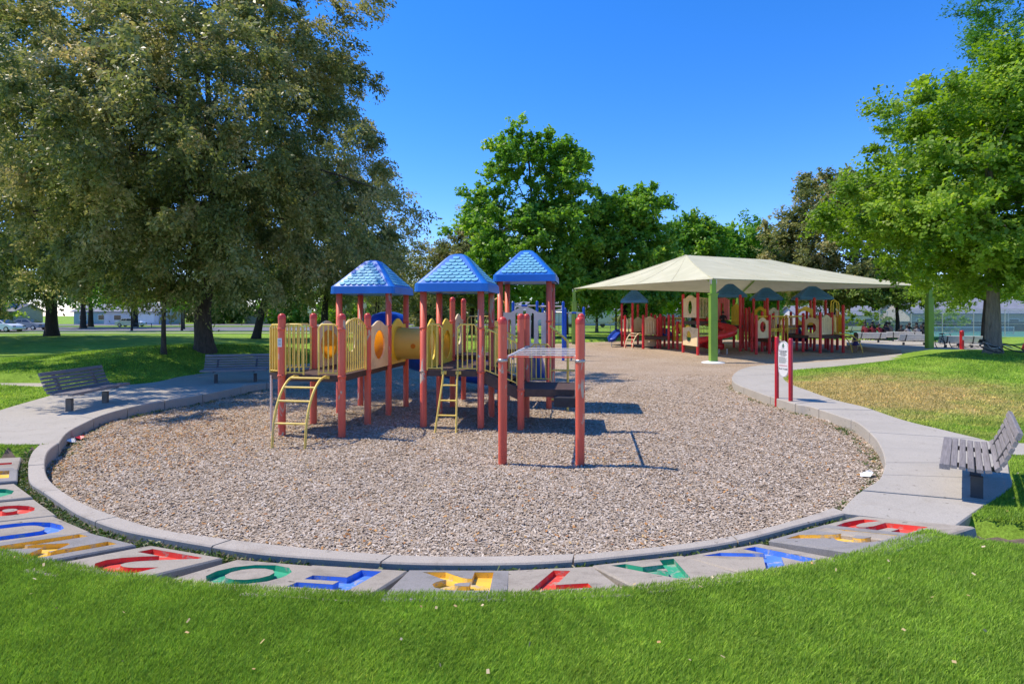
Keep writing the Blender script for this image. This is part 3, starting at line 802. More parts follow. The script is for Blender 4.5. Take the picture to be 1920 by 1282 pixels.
def rectp(i0, j0, i1, j1, e=0.0):
    return [(i0 * U_ - e, j0 * V_ - e), (i1 * U_ + e, j0 * V_ - e), (i1 * U_ + e, j1 * V_ + e), (i0 * U_ - e, j1 * V_ + e)]

def roof(root, cx, cy, z, w=1.42, h=.76, hem=.15, mat="roof_blue", smat="shingle_blue", faces=("front", "right"), rows=8, single=False):
    "hipped play roof with a rounded top; recessed panels carry scalloped shingles"
    hw = w / 2; prof = [(1.0, 0.0), (.985, hem), (.955, hem + .015)]
    prof += [(.80, hem + .115), (.62, hem + .235), (.44, hem + .36), (.30, hem + .455), (.21, hem + .51), (.11, hem + .532), (0, hem + .535)]
    k_ = (h - hem) / .535
    prof = [(a_, (z_ if z_ <= hem + .015 else hem + .015 + (z_ - hem - .015) * k_)) for a_, z_ in prof]
    m_ = MB(); vs = []; rad = .10
    def ring(a_, z_):
        s_ = hw * a_; r = min(rad * max(.35, a_), s_ * .999); out = []
        for q, (sx, sy) in enumerate(((1, -1), (1, 1), (-1, 1), (-1, -1))):
            for t in range(4):
                an = R(-90 + 90 * q + 30 * t)
                out.append((sx * (s_ - r) + r * math.cos(an), sy * (s_ - r) + r * math.sin(an), z_))
        return out
    rings = [ring(max(a_, .002), z_) for a_, z_ in prof]; n = 16
    for rg in rings: vs += rg
    fs = [(i * n + j, i * n + (j + 1) % n, (i + 1) * n + (j + 1) % n, (i + 1) * n + j) for i in range(len(rings) - 1) for j in range(n)]
    m_.smooth = False; m_.add(vs, fs)
    m_.add([(-hw + .05, -hw + .05, .01), (hw - .05, -hw + .05, .01), (hw - .05, hw - .05, .01), (-hw + .05, hw - .05, .01)], [(0, 3, 2, 1)])
    o = m_.build("roof", mat, root); o.location = (cx, cy, z)
    # shingles: rows up the slope between a_=.93 and .26
    def zat(a_):
        for (a0, z0), (a1, z1) in zip(prof, prof[1:]):
            if a1 <= a_ <= a0: return z0 + (z1 - z0) * (a0 - a_) / max(1e-9, a0 - a1)
        return prof[-1][1]
    def shingle_mb(m__, rot, cxs, a0, a1, wd):
        # tongue from a1 (upper) to a0 (lower), rounded lower end
        N_ = 7; y0, z0, y1, z1 = -hw * a0, zat(a0), -hw * a1, zat(a1)
        d = Vector((0, y0 - y1, z0 - z1)); L = d.length; d.normalize(); nr = Vector((0, d.z, -d.y)) * -1
        if nr.z < 0: nr = -nr
        out = [(-wd / 2, 0)] + [(-wd / 2 * math.cos(math.pi * t / (N_ - 1)), L * .55 + L * .5 * math.sin(math.pi * t / (N_ - 1))) for t in range(N_)] + [(wd / 2, 0)]
        top_ = []; bot_ = []
        for x_, t_ in out:
            lift = .007 + .016 * (t_ / L)
            b_ = Vector((cxs + x_, y1, z1)) + d * t_
            top_.append(rot @ (b_ + nr * lift)); bot_.append(rot @ (b_ + nr * .001))
        k = len(top_); m__.add(top_ + bot_, [tuple(range(k))] + [(i, i + 1, k + i + 1, k + i) for i in range(k - 1)])
    rest = MB()
    for name, ang in (("front", 0), ("right", 90), ("back", 180), ("left", 270)):
        rot = Matrix.Rotation(R(ang), 3, 'Z')
        for r_ in range(rows):
            a0 = .925 - (.925 - .26) * r_ / rows; a1 = .925 - (.925 - .26) * (r_ + 1) / rows
            half = hw * a1 - .085 * (1 if a1 > .4 else .8)
            wd = .128; nn = int((2 * half) / wd + .35)
            nn -= (nn + r_) % 2
            if nn < 1: continue
            for q in range(nn):
                cxs = (q - (nn - 1) / 2) * wd
                if name in faces and not single:
                    m__ = MB(); shingle_mb(m__, rot, cxs, a0, a1, wd * .97); m__.build("shingle", smat, o)
                else: shingle_mb(rest, rot, cxs, a0, a1, wd * .97)
    if rest.v: rest.build("shingles", smat, o, kind="stuff")
    return o

def panel(root, a_, b_, z0, z1, mat, holes=(), arch=.10, th=.03, name="panel", bubble=None, fr=True):
    "moulded plastic panel from a_ to b_ with an ogee top; holes = [(u, z, rx, rz)]"
    a_, b_ = Vector((*a_, 0)), Vector((*b_, 0)); d = b_ - a_; L = d.length; an = math.atan2(d.y, d.x)
    top = []
    for k in range(17):
        u = k / 16; x_ = L * (1 - u); s_ = max(0, math.cos((u - .5) * math.pi * 1.5)) ** 1.2 if abs(u - .5) < .333 else 0
        top.append((x_, z1 - arch + arch * s_))
    outer = [Vector((.0, z0)), Vector((L, z0))] + [Vector(p) for p in top]
    pts = list(outer); edges = [(i, (i + 1) % len(outer)) for i in range(len(outer))]; hl = []
    for (u, z, rx, rz) in holes:
        k = len(pts); nn = 18; ring = [Vector((L * u + rx * math.cos(2 * math.pi * q / nn), z + rz * math.sin(2 * math.pi * q / nn) if rz == rx or rx > .1 else z + (rz - rx) * (1 if math.sin(2 * math.pi * q / nn) > 0 else -1) + rx * math.sin(2 * math.pi * q / nn))) for q in range(nn)]
        pts += ring; edges += [(k + q, k + (q + 1) % nn) for q in range(nn)]; hl.append(ring)
    vo, _, fo, *_r = delaunay_2d_cdt(pts, edges, [], 0, 1e-6)
    def inpoly(poly, p):
        c = False
        for a2, b2 in zip(poly, poly[1:] + poly[:1]):
            if (a2.y > p.y) != (b2.y > p.y) and p.x < (b2.x - a2.x) * (p.y - a2.y) / (b2.y - a2.y) + a2.x: c = not c
        return c
    keep = []
    for f in fo:
        c = sum((vo[i] for i in f), Vector((0, 0))) / len(f)
        if inpoly(outer, c) and not any(inpoly(h, c) for h in hl): keep.append(tuple(f))
    m_ = MB(); M = Matrix.Rotation(an, 3, 'Z')
    T = lambda p, y: M @ Vector((p[0], y, p[1])) + a_
    m_.add([T(v, -th / 2) for v in vo], keep); m_.add([T(v, th / 2) for v in vo], [f[::-1] for f in keep])
    for ring in [outer] + hl:
        k = len(ring)
        m_.add([T(p, -th / 2) for p in ring] + [T(p, th / 2) for p in ring], [(i, (i + 1) % k, k + (i + 1) % k, k + i) for i in range(k)])
    if fr:
        for h in hl:       # raised lip round each opening
            m_.tube([T(p, -th / 2) for p in h], .012, 5, closed=True)
    o = m_.build(name, mat, root)
    if bubble:
        u, z, r, side = bubble; s_ = MB(); nn = 20; k2 = 6; vs = []
        for i in range(k2 + 1):
            t = math.pi / 2 * i / k2
            vs += [T((L * u + r * math.cos(t) * math.cos(2 * math.pi * q / nn), z + r * math.cos(t) * math.sin(2 * math.pi * q / nn)), side * (th / 2 + .6 * r * math.sin(t))) for q in range(nn)]
        s_.smooth = True; s_.add(vs, [(i * nn + q, i * nn + (q + 1) % nn, (i + 1) * nn + (q + 1) % nn, (i + 1) * nn + q) for i in range(k2) for q in range(nn)])
        s_.build("bubble_window", "bubble_orange", o)
    return o

play = thing("play_structure", "climbing structure with faded red posts, three shingled blue roofs, standing in the open sun", "playground", (-2.913, 9.587, 0), R(-8))
DZ = 1.06
# posts: (i, j, height, capped)
PO = [(-1, 0, 2.12, 1), (0, 0, 2.12, 1), (-1, 1, 2.13, 1), (0, 1, 2.13, 1),
      (-1, 2, 2.62, 0), (0, 2, 2.62, 0), (-1, 3, 2.62, 0), (0, 3, 2.62, 0),
      (1, 1, 2.60, 0), (2, 1, 2.60, 0), (1, 2, 2.60, 0), (2, 2, 2.60, 0),
      (1, 3, 2.50, 1), (1, 4, 2.50, 1), (2, 3, 2.90, 0), (3, 3, 2.90, 0), (2, 4, 2.90, 0), (3, 4, 2.90, 0),
      (2.70, -1.04, 2.07, 1), (3.70, -1.02, 2.07, 1), (2.68, 1.0, 2.12, 1), (3.68, 1.0, 2.12, 1), (2.66, 2.0, 2.12, 1)]
for i, j, h, c in PO:
    cl = (1.04, 1.85) if j < 2.9 else (1.15, 1.95)
    if i > 2.5 and j < 2.5: cl = (1.45,) if j < .5 else (.72, 1.45)
    add_post(play, i * U_, j * V_, h, cl, bool(c))
# decks
hexw = .42
deck(play, rectp(-1, 0, 0, 1), DZ)
deck(play, [(-U_, .12 * V_), (-U_, .88 * V_), (-U_ - hexw, .72 * V_), (-U_ - hexw, .28 * V_)], DZ)
deck(play, rectp(-1, 1, 0, 2), DZ); deck(play, rectp(-1, 2, 0, 3), DZ)
deck(play, rectp(1, 1, 2, 2), DZ); deck(play, rectp(1, 2, 2, 3), DZ); deck(play, rectp(1, 3, 2, 4), 1.18); deck(play, rectp(2, 3, 3, 4), 1.32)
deck(play, [(2.68 * U_, 1.0 * V_), (3.68 * U_, 1.0 * V_), (3.66 * U_, 2 * V_), (2.66 * U_, 2 * V_)], .74, .14)
# curved arch climber in front of the low deck
ar = MB()
AX = (-.82, -.26); prof = [(.0, 1.04), (-.10, 1.045), (-.28, 1.0), (-.47, .86), (-.62, .64), (-.72, .36), (-.76, .0), (-.76, -.1)]
arch = None
for k, x_ in enumerate(AX):
    m_ = MB(); m_.tube(cr([(x_, p[0], p[1]) for p in prof], 4), .021, 8); m_.box((x_, -.02, 1.03), (.09, .02, .05))
    o = m_.build("climber_rail" if k else "arch_climber", "pole_yellow", play)
    if k == 0: arch = o
    else: o.parent = arch
for y_, z_ in ((-.20, 1.03), (-.42, .90), (-.59, .70), (-.72, .36)):
    m_ = MB(); m_.tube([(AX[0], y_, z_), (AX[1], y_, z_)], .017, 7); m_.build("rung", "pole_yellow", arch)
# guards round the low deck
guard(play, (-U_ + .07, 0), (-U_ + .40, 0), DZ, 1.93, 3); guard(play, (-.42, 0), (-.07, 0), DZ, 1.93, 3)
guard(play, (0, .08), (0, V_ - .08), DZ, 1.86, 9, arch=.17)
hx = [(-U_, .10), (-U_ - hexw, .30 * V_), (-U_ - hexw, .70 * V_), (-U_, V_ - .10)]
for a_, b_ in zip(hx, hx[1:]): guard(play, a_, b_, DZ, 1.92, 5, "pole_yellow", rb=.012)
m_ = MB(); m_.box2((-U_ - hexw - .012, .30 * V_, DZ - .02), (-U_ - hexw + .012, .70 * V_, 1.86)); m_.build("panel", "panel_yellow", play)
for x_, y_ in ((-U_ - hexw + .04, .3), (-U_ - hexw + .3, .12)):
    m_ = MB(); m_.tube([(x_, y_, DZ - .05), (x_, y_, -.1)], .022, 8); m_.build("leg", "panel_cream", play)
# side panels with orange bubble windows, tube panels
panel(play, (0, V_ + .06), (0, 2 * V_ - .06), DZ - .02, 1.98, "panel_tan", [(.5, 1.50, .30, .30)], bubble=(.5, 1.50, .30, 1))
panel(play, (-U_, V_ + .06), (-U_, 2 * V_ - .06), DZ - .02, 1.98, "panel_tan", [(.5, 1.50, .30, .30)], bubble=(.5, 1.50, .30, -1))
panel(play, (0, 2 * V_ + .06), (0, 3 * V_ - .06), DZ - .02, 2.02, "panel_yellow", [(.5, 1.47, .31, .31)], arch=.13)
panel(play, (U_, 2 * V_ + .06), (U_, 3 * V_ - .06), DZ - .02, 2.02, "panel_yellow", [(.5, 1.47, .31, .31)], arch=.13)
panel(play, (U_, V_ + .10), (U_, 2 * V_ - .10), DZ - .04, 2.02, "panel_yellow", [(.5, 1.5, .22, .30)], arch=.16)
panel(play, (U_, 3 * V_ + .1), (U_, 4 * V_ - .1), 1.18, 2.12, "panel_tan", [(.5, 1.65, .22, .26)], arch=.13)
panel(play, (-U_, 2 * V_ + .06), (-U_, 3 * V_ - .06), DZ - .02, 2.0, "panel_tan", [(.5, 1.5, .24, .24)], arch=.13)
# crawl tube between the towers
tb = MB(); tb.tube([(x_, 2.5 * V_, 1.47) for x_ in np.linspace(.02, U_ - .02, 6)], .345, 26, caps=False)
tb.tube([(x_, 2.5 * V_, 1.47) for x_ in np.linspace(U_ - .02, .02, 6)], .33, 26, caps=False)
tube = tb.build("crawl_tube", "tube_yellow", play)
for x_ in (.46, .74):
    m_ = MB(); c = Vector((x_, 2.5 * V_ - .338, 1.43)); nn = 12
    m_.tube([c + Vector((.045 * math.cos(t * .5236), -.006, .045 * math.sin(t * .5236))) for t in range(nn)], .009, 5, closed=True)
    m_.add([c + Vector((.045 * math.cos(t * .5236), -.008, .045 * math.sin(t * .5236))) for t in range(nn)], [tuple(range(nn))])
    m_.build("porthole", "bubble_orange", tube)
for x_ in (.03, U_ - .03):
    m_ = MB(); m_.tube([(x_ + s_, 2.5 * V_, 1.47) for s_ in (-.02, .02)], .375, 26, caps=False); m_.build("tube_flange", "panel_yellow", tube)
# front of the second tower: two short guards and a ladder
guard(play, (U_ + .07, V_), (U_ + .36, V_), DZ, 1.92, 2); guard(play, (2 * U_ - .44, V_), (2 * U_ - .07, V_), DZ, 1.92, 3)
lad = None
for k, (xt, xb) in enumerate(((U_ + .40, U_ + .33), (2 * U_ - .42, 2 * U_ - .38))):
    m_ = MB(); m_.tube(cr([(xt, V_ - .02, DZ - .02), (xt, V_ - .07, DZ - .05), (xt, V_ - .13, DZ - .22), (xb, V_ - .36, .0), (xb, V_ - .38, -.1)], 4), .019, 8)
    m_.box((xt, V_ - .02, DZ - .04), (.10, .02, .06))
    o = m_.build("ladder" if k == 0 else "ladder_rail", "pole_yellow", play)
    if k == 0: lad = o
    else: o.parent = lad
for z_ in (.80, .53, .27):
    y_ = V_ - .13 - (.84 - z_) * .28; m_ = MB(); m_.tube([(U_ + .39 - (.84 - z_) * .07, y_, z_), (2 * U_ - .42 + (.84 - z_) * .04, y_, z_)], .016, 7); m_.build("rung", "pole_yellow", lad)
# stairs going down from the second tower to the low platform, with sloping sides and rails
st = MB(); x0, x1 = 2 * U_ + .03, 2.66 * U_
st.box(((x0 + x1) / 2, 1.5 * V_, (DZ + .74) / 2 - .2), (.74, V_ - .1, .02), Matrix.Rotation(math.atan2(DZ - .74, x1 - x0), 3, 'Y'))
stairs = st.build("stairs", "deck_brown", play)
for y_ in (V_ + .02, 2 * V_ - .02):
    m_ = MB(); m_.slab([(x0, DZ - .22), (x1, .74 - .22), (x1, .74 + .0), (x0, DZ)], Matrix.Translation((0, y_, 0)), .025); m_.build("side_board", "deck_brown", stairs)
for k in range(3):
    u = (k + .5) / 3; m_ = MB(); m_.box((x0 + (x1 - x0) * u, 1.5 * V_, DZ - .06 - .30 * u), ((x1 - x0) / 3 + .04, V_ - .08, .03)); m_.build("step", "deck_brown", stairs)
guard(play, (x0 + .04, V_ + .03), (x1 - .05, V_ + .03), DZ - .02, 1.86, 5, z0b=.80, z1b=1.58, bend=.03)
guard(play, (x0 + .04, 2 * V_ - .05), (x1 - .05, 2 * V_ - .05), DZ - .02, 1.86, 5, z0b=.80, z1b=1.58, bend=.03)
guard(play, (2.66 * U_ + .1, 2 * V_), (3.1 * U_, 2 * V_), .76, 1.5, 3)
m_ = MB(); m_.box((3.45 * U_, V_ - .16, .62), (.44, .26, .03)); m_.box((3.45 * U_, V_ - .29, .55), (.44, .02, .16)); m_.build("step", "rubber_dark", play)
m_ = MB(); m_.tube([(3.60 * U_, V_ - .06, 1.45), (3.60 * U_, V_ - .06, .1)], .024, 8); m_.build("pole", "steel", play)
# overhead rack
ya, yb = -1.03 * V_, 1.0 * V_; xl, xr_ = 2.70 * U_ + .06, 3.70 * U_ - .06
rk = MB(); rk.tube([(xl, ya + .06, 1.49), (xl, yb - .06, 1.49)], .021, 8)
rack = rk.build("overhead_rack", "bar_grey", play)
m_ = MB(); m_.tube([(xr_, ya + .06, 1.49), (xr_, yb - .06, 1.49)], .021, 8); m_.build("rack_rail", "bar_grey", rack)
for k in range(6):
    y_ = ya + .10 + (yb - ya - .22) * k / 5
    m_ = MB(); m_.tube([(xl, y_, 1.49), (xr_, y_, 1.49)], .0095, 8); m_.build("rung", "bar_grey" if k else "post_red", rack)
# third tower: slotted cream panel, pipe handrail, loop climber, back guards, slide
panel(play, (2 * U_ + .07, 3 * V_), (3 * U_ - .06, 3 * V_), 1.34, 2.28, "panel_cream",
      [(.15, 1.72, .036, .28), (.32, 1.80, .036, .34), (.50, 1.86, .036, .38), (.68, 1.80, .036, .34), (.85, 1.72, .036, .28)], arch=.13, fr=False)
m_ = MB(); m_.tube(cr([(3 * U_ + .02, 3 * V_ - .05, 1.85), (3 * U_ + .25, 3 * V_ - .1, 1.67), (3 * U_ + .38, 3 * V_ - .1, 1.55), (3 * U_ + .42, 3 * V_ - .1, 1.40), (3 * U_ + .42, 3 * V_ - .1, .3), (3 * U_ + .42, 3 * V_ - .1, -.1)], 4), .028, 8)
loopc = m_.build("loop_climber", "pole_yellow", play)
for z_ in (.24, .55, .88):
    m_ = MB(); c = Vector((3 * U_ + .44, 3 * V_ - .1, z_))
    m_.tube([c + Vector(p) for p in cr([(-.32, -.05, 0), (.28, -.05, 0), (.32, 0, 0), (.28, .05, 0), (-.32, .05, 0), (-.36, 0, 0)], 3, closed=True)], .016, 6, closed=True); m_.build("foot_loop", "pole_yellow", loopc)
guard(play, (U_ + .1, 4 * V_), (1.62 * U_, 4 * V_), 1.18, 2.06, 5)
m_ = MB(); xa, xb_ = 1.62 * U_, 1.62 * U_ + .36
m_.tube(cr([(xa, 4 * V_, 1.2), (xa, 4 * V_, 2.25), (xa + .05, 4 * V_, 2.42), (xa + .18, 4 * V_, 2.5), (xb_ - .05, 4 * V_, 2.42), (xb_, 4 * V_, 2.25), (xb_, 4 * V_, 1.2)], 5), .018, 8); m_.build("arch_handle", "pole_yellow", play)
guard(play, (2 * U_, 2 * V_ + .1), (2 * U_, 3 * V_ - .1), DZ, 1.95, 6); guard(play, (3 * U_, 3 * V_ + .1), (3 * U_, 4 * V_ - .1), 1.32, 2.2, 7)
def chute(root, pts, w, mat, name="slide", side=.11):
    "open slide: U-shaped section swept along pts"
    pts = cr(pts, 5); m_ = MB(); sec = [(-w / 2 - .02, side), (-w / 2, side + .01), (-w / 2 + .04, .03), (-w / 4, 0), (w / 4, 0), (w / 2 - .04, .03), (w / 2, side + .01), (w / 2 + .02, side), (w / 2, -.02), (-w / 2, -.02)]
    vs = []; k = len(sec)
    for i, p in enumerate(pts):
        d = (pts[min(i + 1, len(pts) - 1)] - pts[max(0, i - 1)]).normalized(); a_ = d.cross(Vector((0, 0, 1))).normalized(); up = a_.cross(d)
        vs += [p + a_ * x_ + up * z_ for x_, z_ in sec]
    m_.smooth = True
    m_.add(vs, [(i * k + q, i * k + (q + 1) % k, (i + 1) * k + (q + 1) % k, (i + 1) * k + q) for i in range(len(pts) - 1) for q in range(k)])
    return m_.build(name, mat, root)
chute(play, [(2.45 * U_, 4 * V_ + .05, 1.30), (2.45 * U_, 4 * V_ + .3, 1.25), (2.47 * U_, 4 * V_ + 1.2, .75), (2.5 * U_, 4 * V_ + 2.0, .32), (2.5 * U_, 4 * V_ + 2.5, .22)], .5, "slide_blue")
ts = MB(); ts.tube(cr([(-.5 * U_, 3 * V_ + .0, 1.50), (-.5 * U_, 3 * V_ + .7, 1.42), (-.38 * U_, 3 * V_ + 1.7, 1.05), (.08 * U_, 3 * V_ + 2.5, .78), (.8 * U_, 3 * V_ + 2.8, .58), (1.3 * U_, 3 * V_ + 2.8, .5)], 5), .36, 18, caps=False)
ts.build("tube_slide", "slide_blue", play)
m_ = MB(); m_.lathe([(.5, 0), (.47, .12), (.36, .24), (.18, .30), (0, .32)], (-.5 * U_, 3 * V_ + .35, 1.86), 16); m_.build("slide_hood", "slide_blue", play)
# roofs
roof(play, -.5 * U_, 2.5 * V_, 2.545); roof(play, 1.5 * U_, 1.5 * V_, 2.53); roof(play, 2.5 * U_, 3.5 * V_, 2.84, faces=("front",))
# warning label on the first post
m_ = MB(); m_.box((-U_, -RP - .004, 1.62), (.075, .004, .15)); st_ = m_.build("sticker", "white_paint", play)
for k in range(5):
    m_ = MB(); m_.box((-U_, -RP - .0075, 1.67 - .024 * k), (.055 - .01 * (k % 2), .002, .006)); m_.build("printed_line", "ink", st_)

# ------------------------------------------------------------------ slatted benches
def make_bench(label, loc, rz, L=1.83, wmat="bench_wood", lmat="bench_leg", lo=.40):
    t_ = thing("park_bench", label, "bench", loc, rz)
    sl_ = [(-.27, lo + .0, 0.0, .10, .06), (-.185, lo + .012, -2, .062, .038), (-.105, lo + .010, -3, .062, .038), (-.025, lo + .004, -3, .062, .038), (.055, lo + .0, 0, .062, .038), (.13, lo + .008, 12, .062, .038),
           (.215, lo + .045, 42, .062, .038), (.262, lo + .115, 58, .062, .038), (.297, lo + .195, 64, .062, .038), (.328, lo + .275, 66, .062, .038), (.358, lo + .355, 68, .062, .038), (.39, lo + .445, 68, .085, .045)]
    for y_, z_, tl, wd, th in sl_:
        m_ = MB(); n = 5; c = Matrix.Rotation(R(tl), 3, 'X'); b = .006
        sec = [(-wd / 2, -th / 2), (wd / 2, -th / 2), (wd / 2, th / 2 - b), (wd / 2 - b, th / 2), (-wd / 2 + b, th / 2), (-wd / 2, th / 2 - b)]
        vs = [Vector((x_, y_, z_)) + c @ Vector((0, p, q)) for x_ in (-L / 2, L / 2) for p, q in sec]
        m_.add(vs, [tuple(range(6)), tuple(range(6, 12))[::-1]] + [(i, (i + 1) % 6, 6 + (i + 1) % 6, 6 + i) for i in range(6)])
        m_.build("slat", wmat, t_)
    for x_ in (-L * .3, L * .3):
        m_ = MB(); m_.box((x_, .03, lo / 2 - .09), (.08, .12, lo - .1)); m_.box((x_, -.02, lo - .035), (.05, .52, .05))
        m_.slab([(.16, lo - .055), (.24, lo - .03), (.44, lo + .46), (.40, lo + .48), (.20, lo + .05)], Matrix.Translation((x_, 0, 0)) @ Matrix.Rotation(R(90), 4, 'Z'), .05)
        m_.build("leg", lmat, t_)
    return t_
b1 = make_bench("slatted bench seen end-on, its grey seat in full sun beside the curving path", (5.12, 6.22, ZP), math.atan2(-.78, -.63) + 0.0)
b1.rotation_euler.z = math.atan2(.78, .63) + math.pi
b2 = dup(b1, "grey slatted bench with stout wooden legs casting its shadow across the pale path", (-8.75, 11.6, .22), R(93)); b2.scale = (.96, .86, .86)
for o in b2.children:
    if o.name.startswith("leg"): o.data = o.data.copy(); o.data.materials[0] = MATS["bench_leg_wood"]
b3 = dup(b1, "dark slatted bench wholly in tree shade behind the low yellow platform", (-7.75, 15.7, .22), R(15))
b3.scale = (.92, .85, .85)
b1.scale = (.88, .86, .86)
# ------------------------------------------------------------------ far play area under the shade canopy
def ground_at(v): return gz(v.x, v.y)
# shade canopy: hipped fabric on four green columns
CP = [P(1337, 680, 0), P(1742, 661, 0), Q(1408, 46.2, 0), P(1076, 645, 0)]
CP = [Vector((8.8, 24.5, 0)), Vector((23.1, 31.0, 0)), Vector((18.7, 46.3, 0)), Vector((4.45, 40.1, 0))]
can = thing("shade_canopy", "cream fabric shade canopy on four green columns over the second play area", "canopy", (CP[0].x, CP[0].y, 0))
O0 = CP[0].copy()
cen_ = sum(CP, Vector()) / 4; ux = (CP[1] - CP[0]).normalized()
RA, RBp = cen_ - ux * 3.5 + Vector((0, 0, 5.72)), cen_ + ux * 3.5 + Vector((0, 0, 5.72))
ZC = 3.66
corner = [c + Vector((0, 0, ZC)) for c in CP]; corner[3].z = 3.95; corner[2].z = 3.8
m_ = MB()
def cface(c0, c1, r0, r1, nu=16, nv=8, hang=.25):
    vs = []; mid_ = (c0 + c1) / 2; inward = (cen_ - mid_); inward.z = 0; inward.normalize()
    for j in range(nv + 1):
        v = j / nv
        for i in range(nu + 1):
            u = i / nu; b_ = c0.lerp(c1, u); sag = 4 * u * (1 - u)
            b_ = b_ + inward * .55 * sag + Vector((0, 0, .05 * sag))
            t_ = r0.lerp(r1, u); p = b_.lerp(t_, v); p.z -= hang * 4 * v * (1 - v) * .5
            vs.append(p - O0)
    m_.smooth = True
    m_.add(vs, [(j * (nu + 1) + i, j * (nu + 1) + i + 1, (j + 1) * (nu + 1) + i + 1, (j + 1) * (nu + 1) + i) for j in range(nv) for i in range(nu)])
cface(corner[0], corner[1], RA, RBp); cface(corner[1], corner[2], RBp, RBp); cface(corner[2], corner[3], RBp, RA); cface(corner[3], corner[0], RA, RA)
def spt(c0, c1, r0, r1, u, v, hang=.25):
    mid_ = (c0 + c1) / 2; inward = (cen_ - mid_); inward.z = 0; inward.normalize(); sag = 4 * u * (1 - u)
    b_ = c0.lerp(c1, u) + inward * .55 * sag + Vector((0, 0, .05 * sag)); p = b_.lerp(r0.lerp(r1, u), v); p.z -= hang * 4 * v * (1 - v) * .5 - .008
    return p - O0
fab = m_.build("fabric", "canopy_fabric", can)
for c0_, c1_, r0_, r1_ in ((corner[0], corner[1], RA, RBp), (corner[1], corner[2], RBp, RBp), (corner[2], corner[3], RBp, RA), (corner[3], corner[0], RA, RA)):
    for u_ in (0.0, .25, .5, .75):
        h_ = MB(); h_.tube([spt(c0_, c1_, r0_, r1_, u_, v_ / 10) for v_ in range(11)], .02 if u_ == 0 else .008, 4, caps=False); h_.build("seam", "canopy_fabric", fab)
    h_ = MB(); h_.tube([spt(c0_, c1_, r0_, r1_, u_ / 16, 0) for u_ in range(17)], .03, 6, caps=False); h_.build("hem", "canopy_hem", fab)
for a_, b_ in ((corner[0], RA), (corner[3], RA), (corner[1], RBp), (corner[2], RBp), (RA, RBp)):
    h_ = MB(); h_.tube([a_ - O0 + Vector((0, 0, -.2)), b_ - O0 + Vector((0, 0, -.42))], .06, 8); h_.build("rafter", "column_green", can)
for k, c in enumerate(CP):
    h_ = MB(); h_.box((c.x - O0.x, c.y - O0.y, 1.45), (.30, .30, 3.1)); h_.box((c.x - O0.x, c.y - O0.y, 3.01), (.36, .36, .06))
    h_.box((c.x - O0.x, c.y - O0.y, 3.32 + (corner[k].z - ZC) / 2), (.2, .2, .60 + corner[k].z - ZC)); cc = h_.build("column", "column_green", can)
    if k in (0, 1):
        h_ = MB(); h_.lathe([(.5, .0), (.46, .04), (.3, .07), (0, .075)], (c.x - O0.x, c.y - O0.y, .0), 24); h_.build("footing", "white_paint", cc)
    h_ = MB()
    for sx in (-.11, .11): h_.box((c.x - O0.x + sx, c.y - O0.y, corner[k].z - .12), (.03, .22, .2))
    h_.build("bracket", "steel", cc)

# second play structure (placed from the photo's post feet)
far = thing("play_structure", "red post play structure with dark blue roofs and red spiral slide in canopy shade", "playground", (13, 33, 0), 0)
FO = Vector((13, 33, 0))
def fp(px, Y, z=0): return Q(px, Y, z) - FO
def fpost(px, Y, h, r=.075, cap=True):
    p = fp(px, Y); return add_post(far, p.x, p.y, h, (), cap, "far_red", "far_red", r)
FP = [(1166, 37, 2.85), (1206, 34.2, 2.1), (1186, 35.6, 2.85), (1212, 38, 2.85), (1196, 39.5, 2.85), (1228, 36, 2.1), (1238, 35, 2.15), (1254, 34.2, 2.1), (1262, 35.2, 2.1),
      (1281, 31.0, 3.25), (1308.5, 29.2, 3.25), (1352, 33.5, 2.9), (1388, 32.2, 3.25), (1348, 36, 3.25), (1393, 35, 3.25), (1405, 36, 2.6), (1413, 34.5, 3.1), (1418, 29.6, 2.1), (1439, 33.5, 3.1), (1443, 30.2, 2.1), (1459, 36, 3.1),
      (1434, 37.5, 3.1), (1474, 34, 2.1), (1494, 33, 3.1), (1506, 31.5, 2.2), (1520, 36.5, 3.1), (1527, 32.6, 3.1), (1538, 30.6, 2.25), (1548, 34.6, 3.1), (1560, 31.6, 2.25), (1581, 31.2, 2.65)]
for px, Y, h in FP: fpost(px, Y, h, .078)
def froof(px, Y, z, w, h):
    p = fp(px, Y); o = roof(far, p.x, p.y, z, w, h, .16, "far_roof_blue", "far_roof_blue", single=True, rows=5); o.rotation_euler = (0, 0, R(-12)); return o
froof(1189, 36.9, 2.88, 1.75, .85); froof(1368, 34.3, 3.15, 1.75, .85); froof(1436, 35.4, 3.0, 1.7, .82); froof(1522, 34.2, 3.0, 1.9, .85)
def fdeck(pa, pb, pc, pd, z): 
    deck(far, [tuple(fp(*q).xy) for q in (pa, pb, pc, pd)], z, .16)
fdeck((1166, 37), (1186, 35.6), (1212, 38), (1196, 39.5), .95); fdeck((1206, 34.2), (1254, 34.2), (1262, 36), (1212, 37), .75)
fdeck((1281, 31), (1308.5, 29.2), (1350, 33), (1320, 35), 1.75); fdeck((1352, 33.5), (1388, 32.2), (1393, 35), (1350, 36.5), 1.45)
fdeck((1405, 33), (1443, 30.4), (1460, 34), (1413, 36), .75); fdeck((1413, 34.5), (1439, 33.5), (1459, 36), (1434, 37.5), 1.4); fdeck((1474, 32), (1538, 30.8), (1548, 33.6), (1490, 35), .95)
fdeck((1494, 33), (1527, 32.6), (1548, 34.6), (1520, 36.5), 1.5); fdeck((1538, 30.8), (1581, 31.3), (1570, 33.5), (1545, 33.6), .95)
def fpanel(pa, pb, z0, z1, mat, holes=(), arch=.16, **k):
    a_, b_ = fp(*pa), fp(*pb); return panel(far, a_.xy, b_.xy, z0, z1, mat, holes, arch, .05, **k)
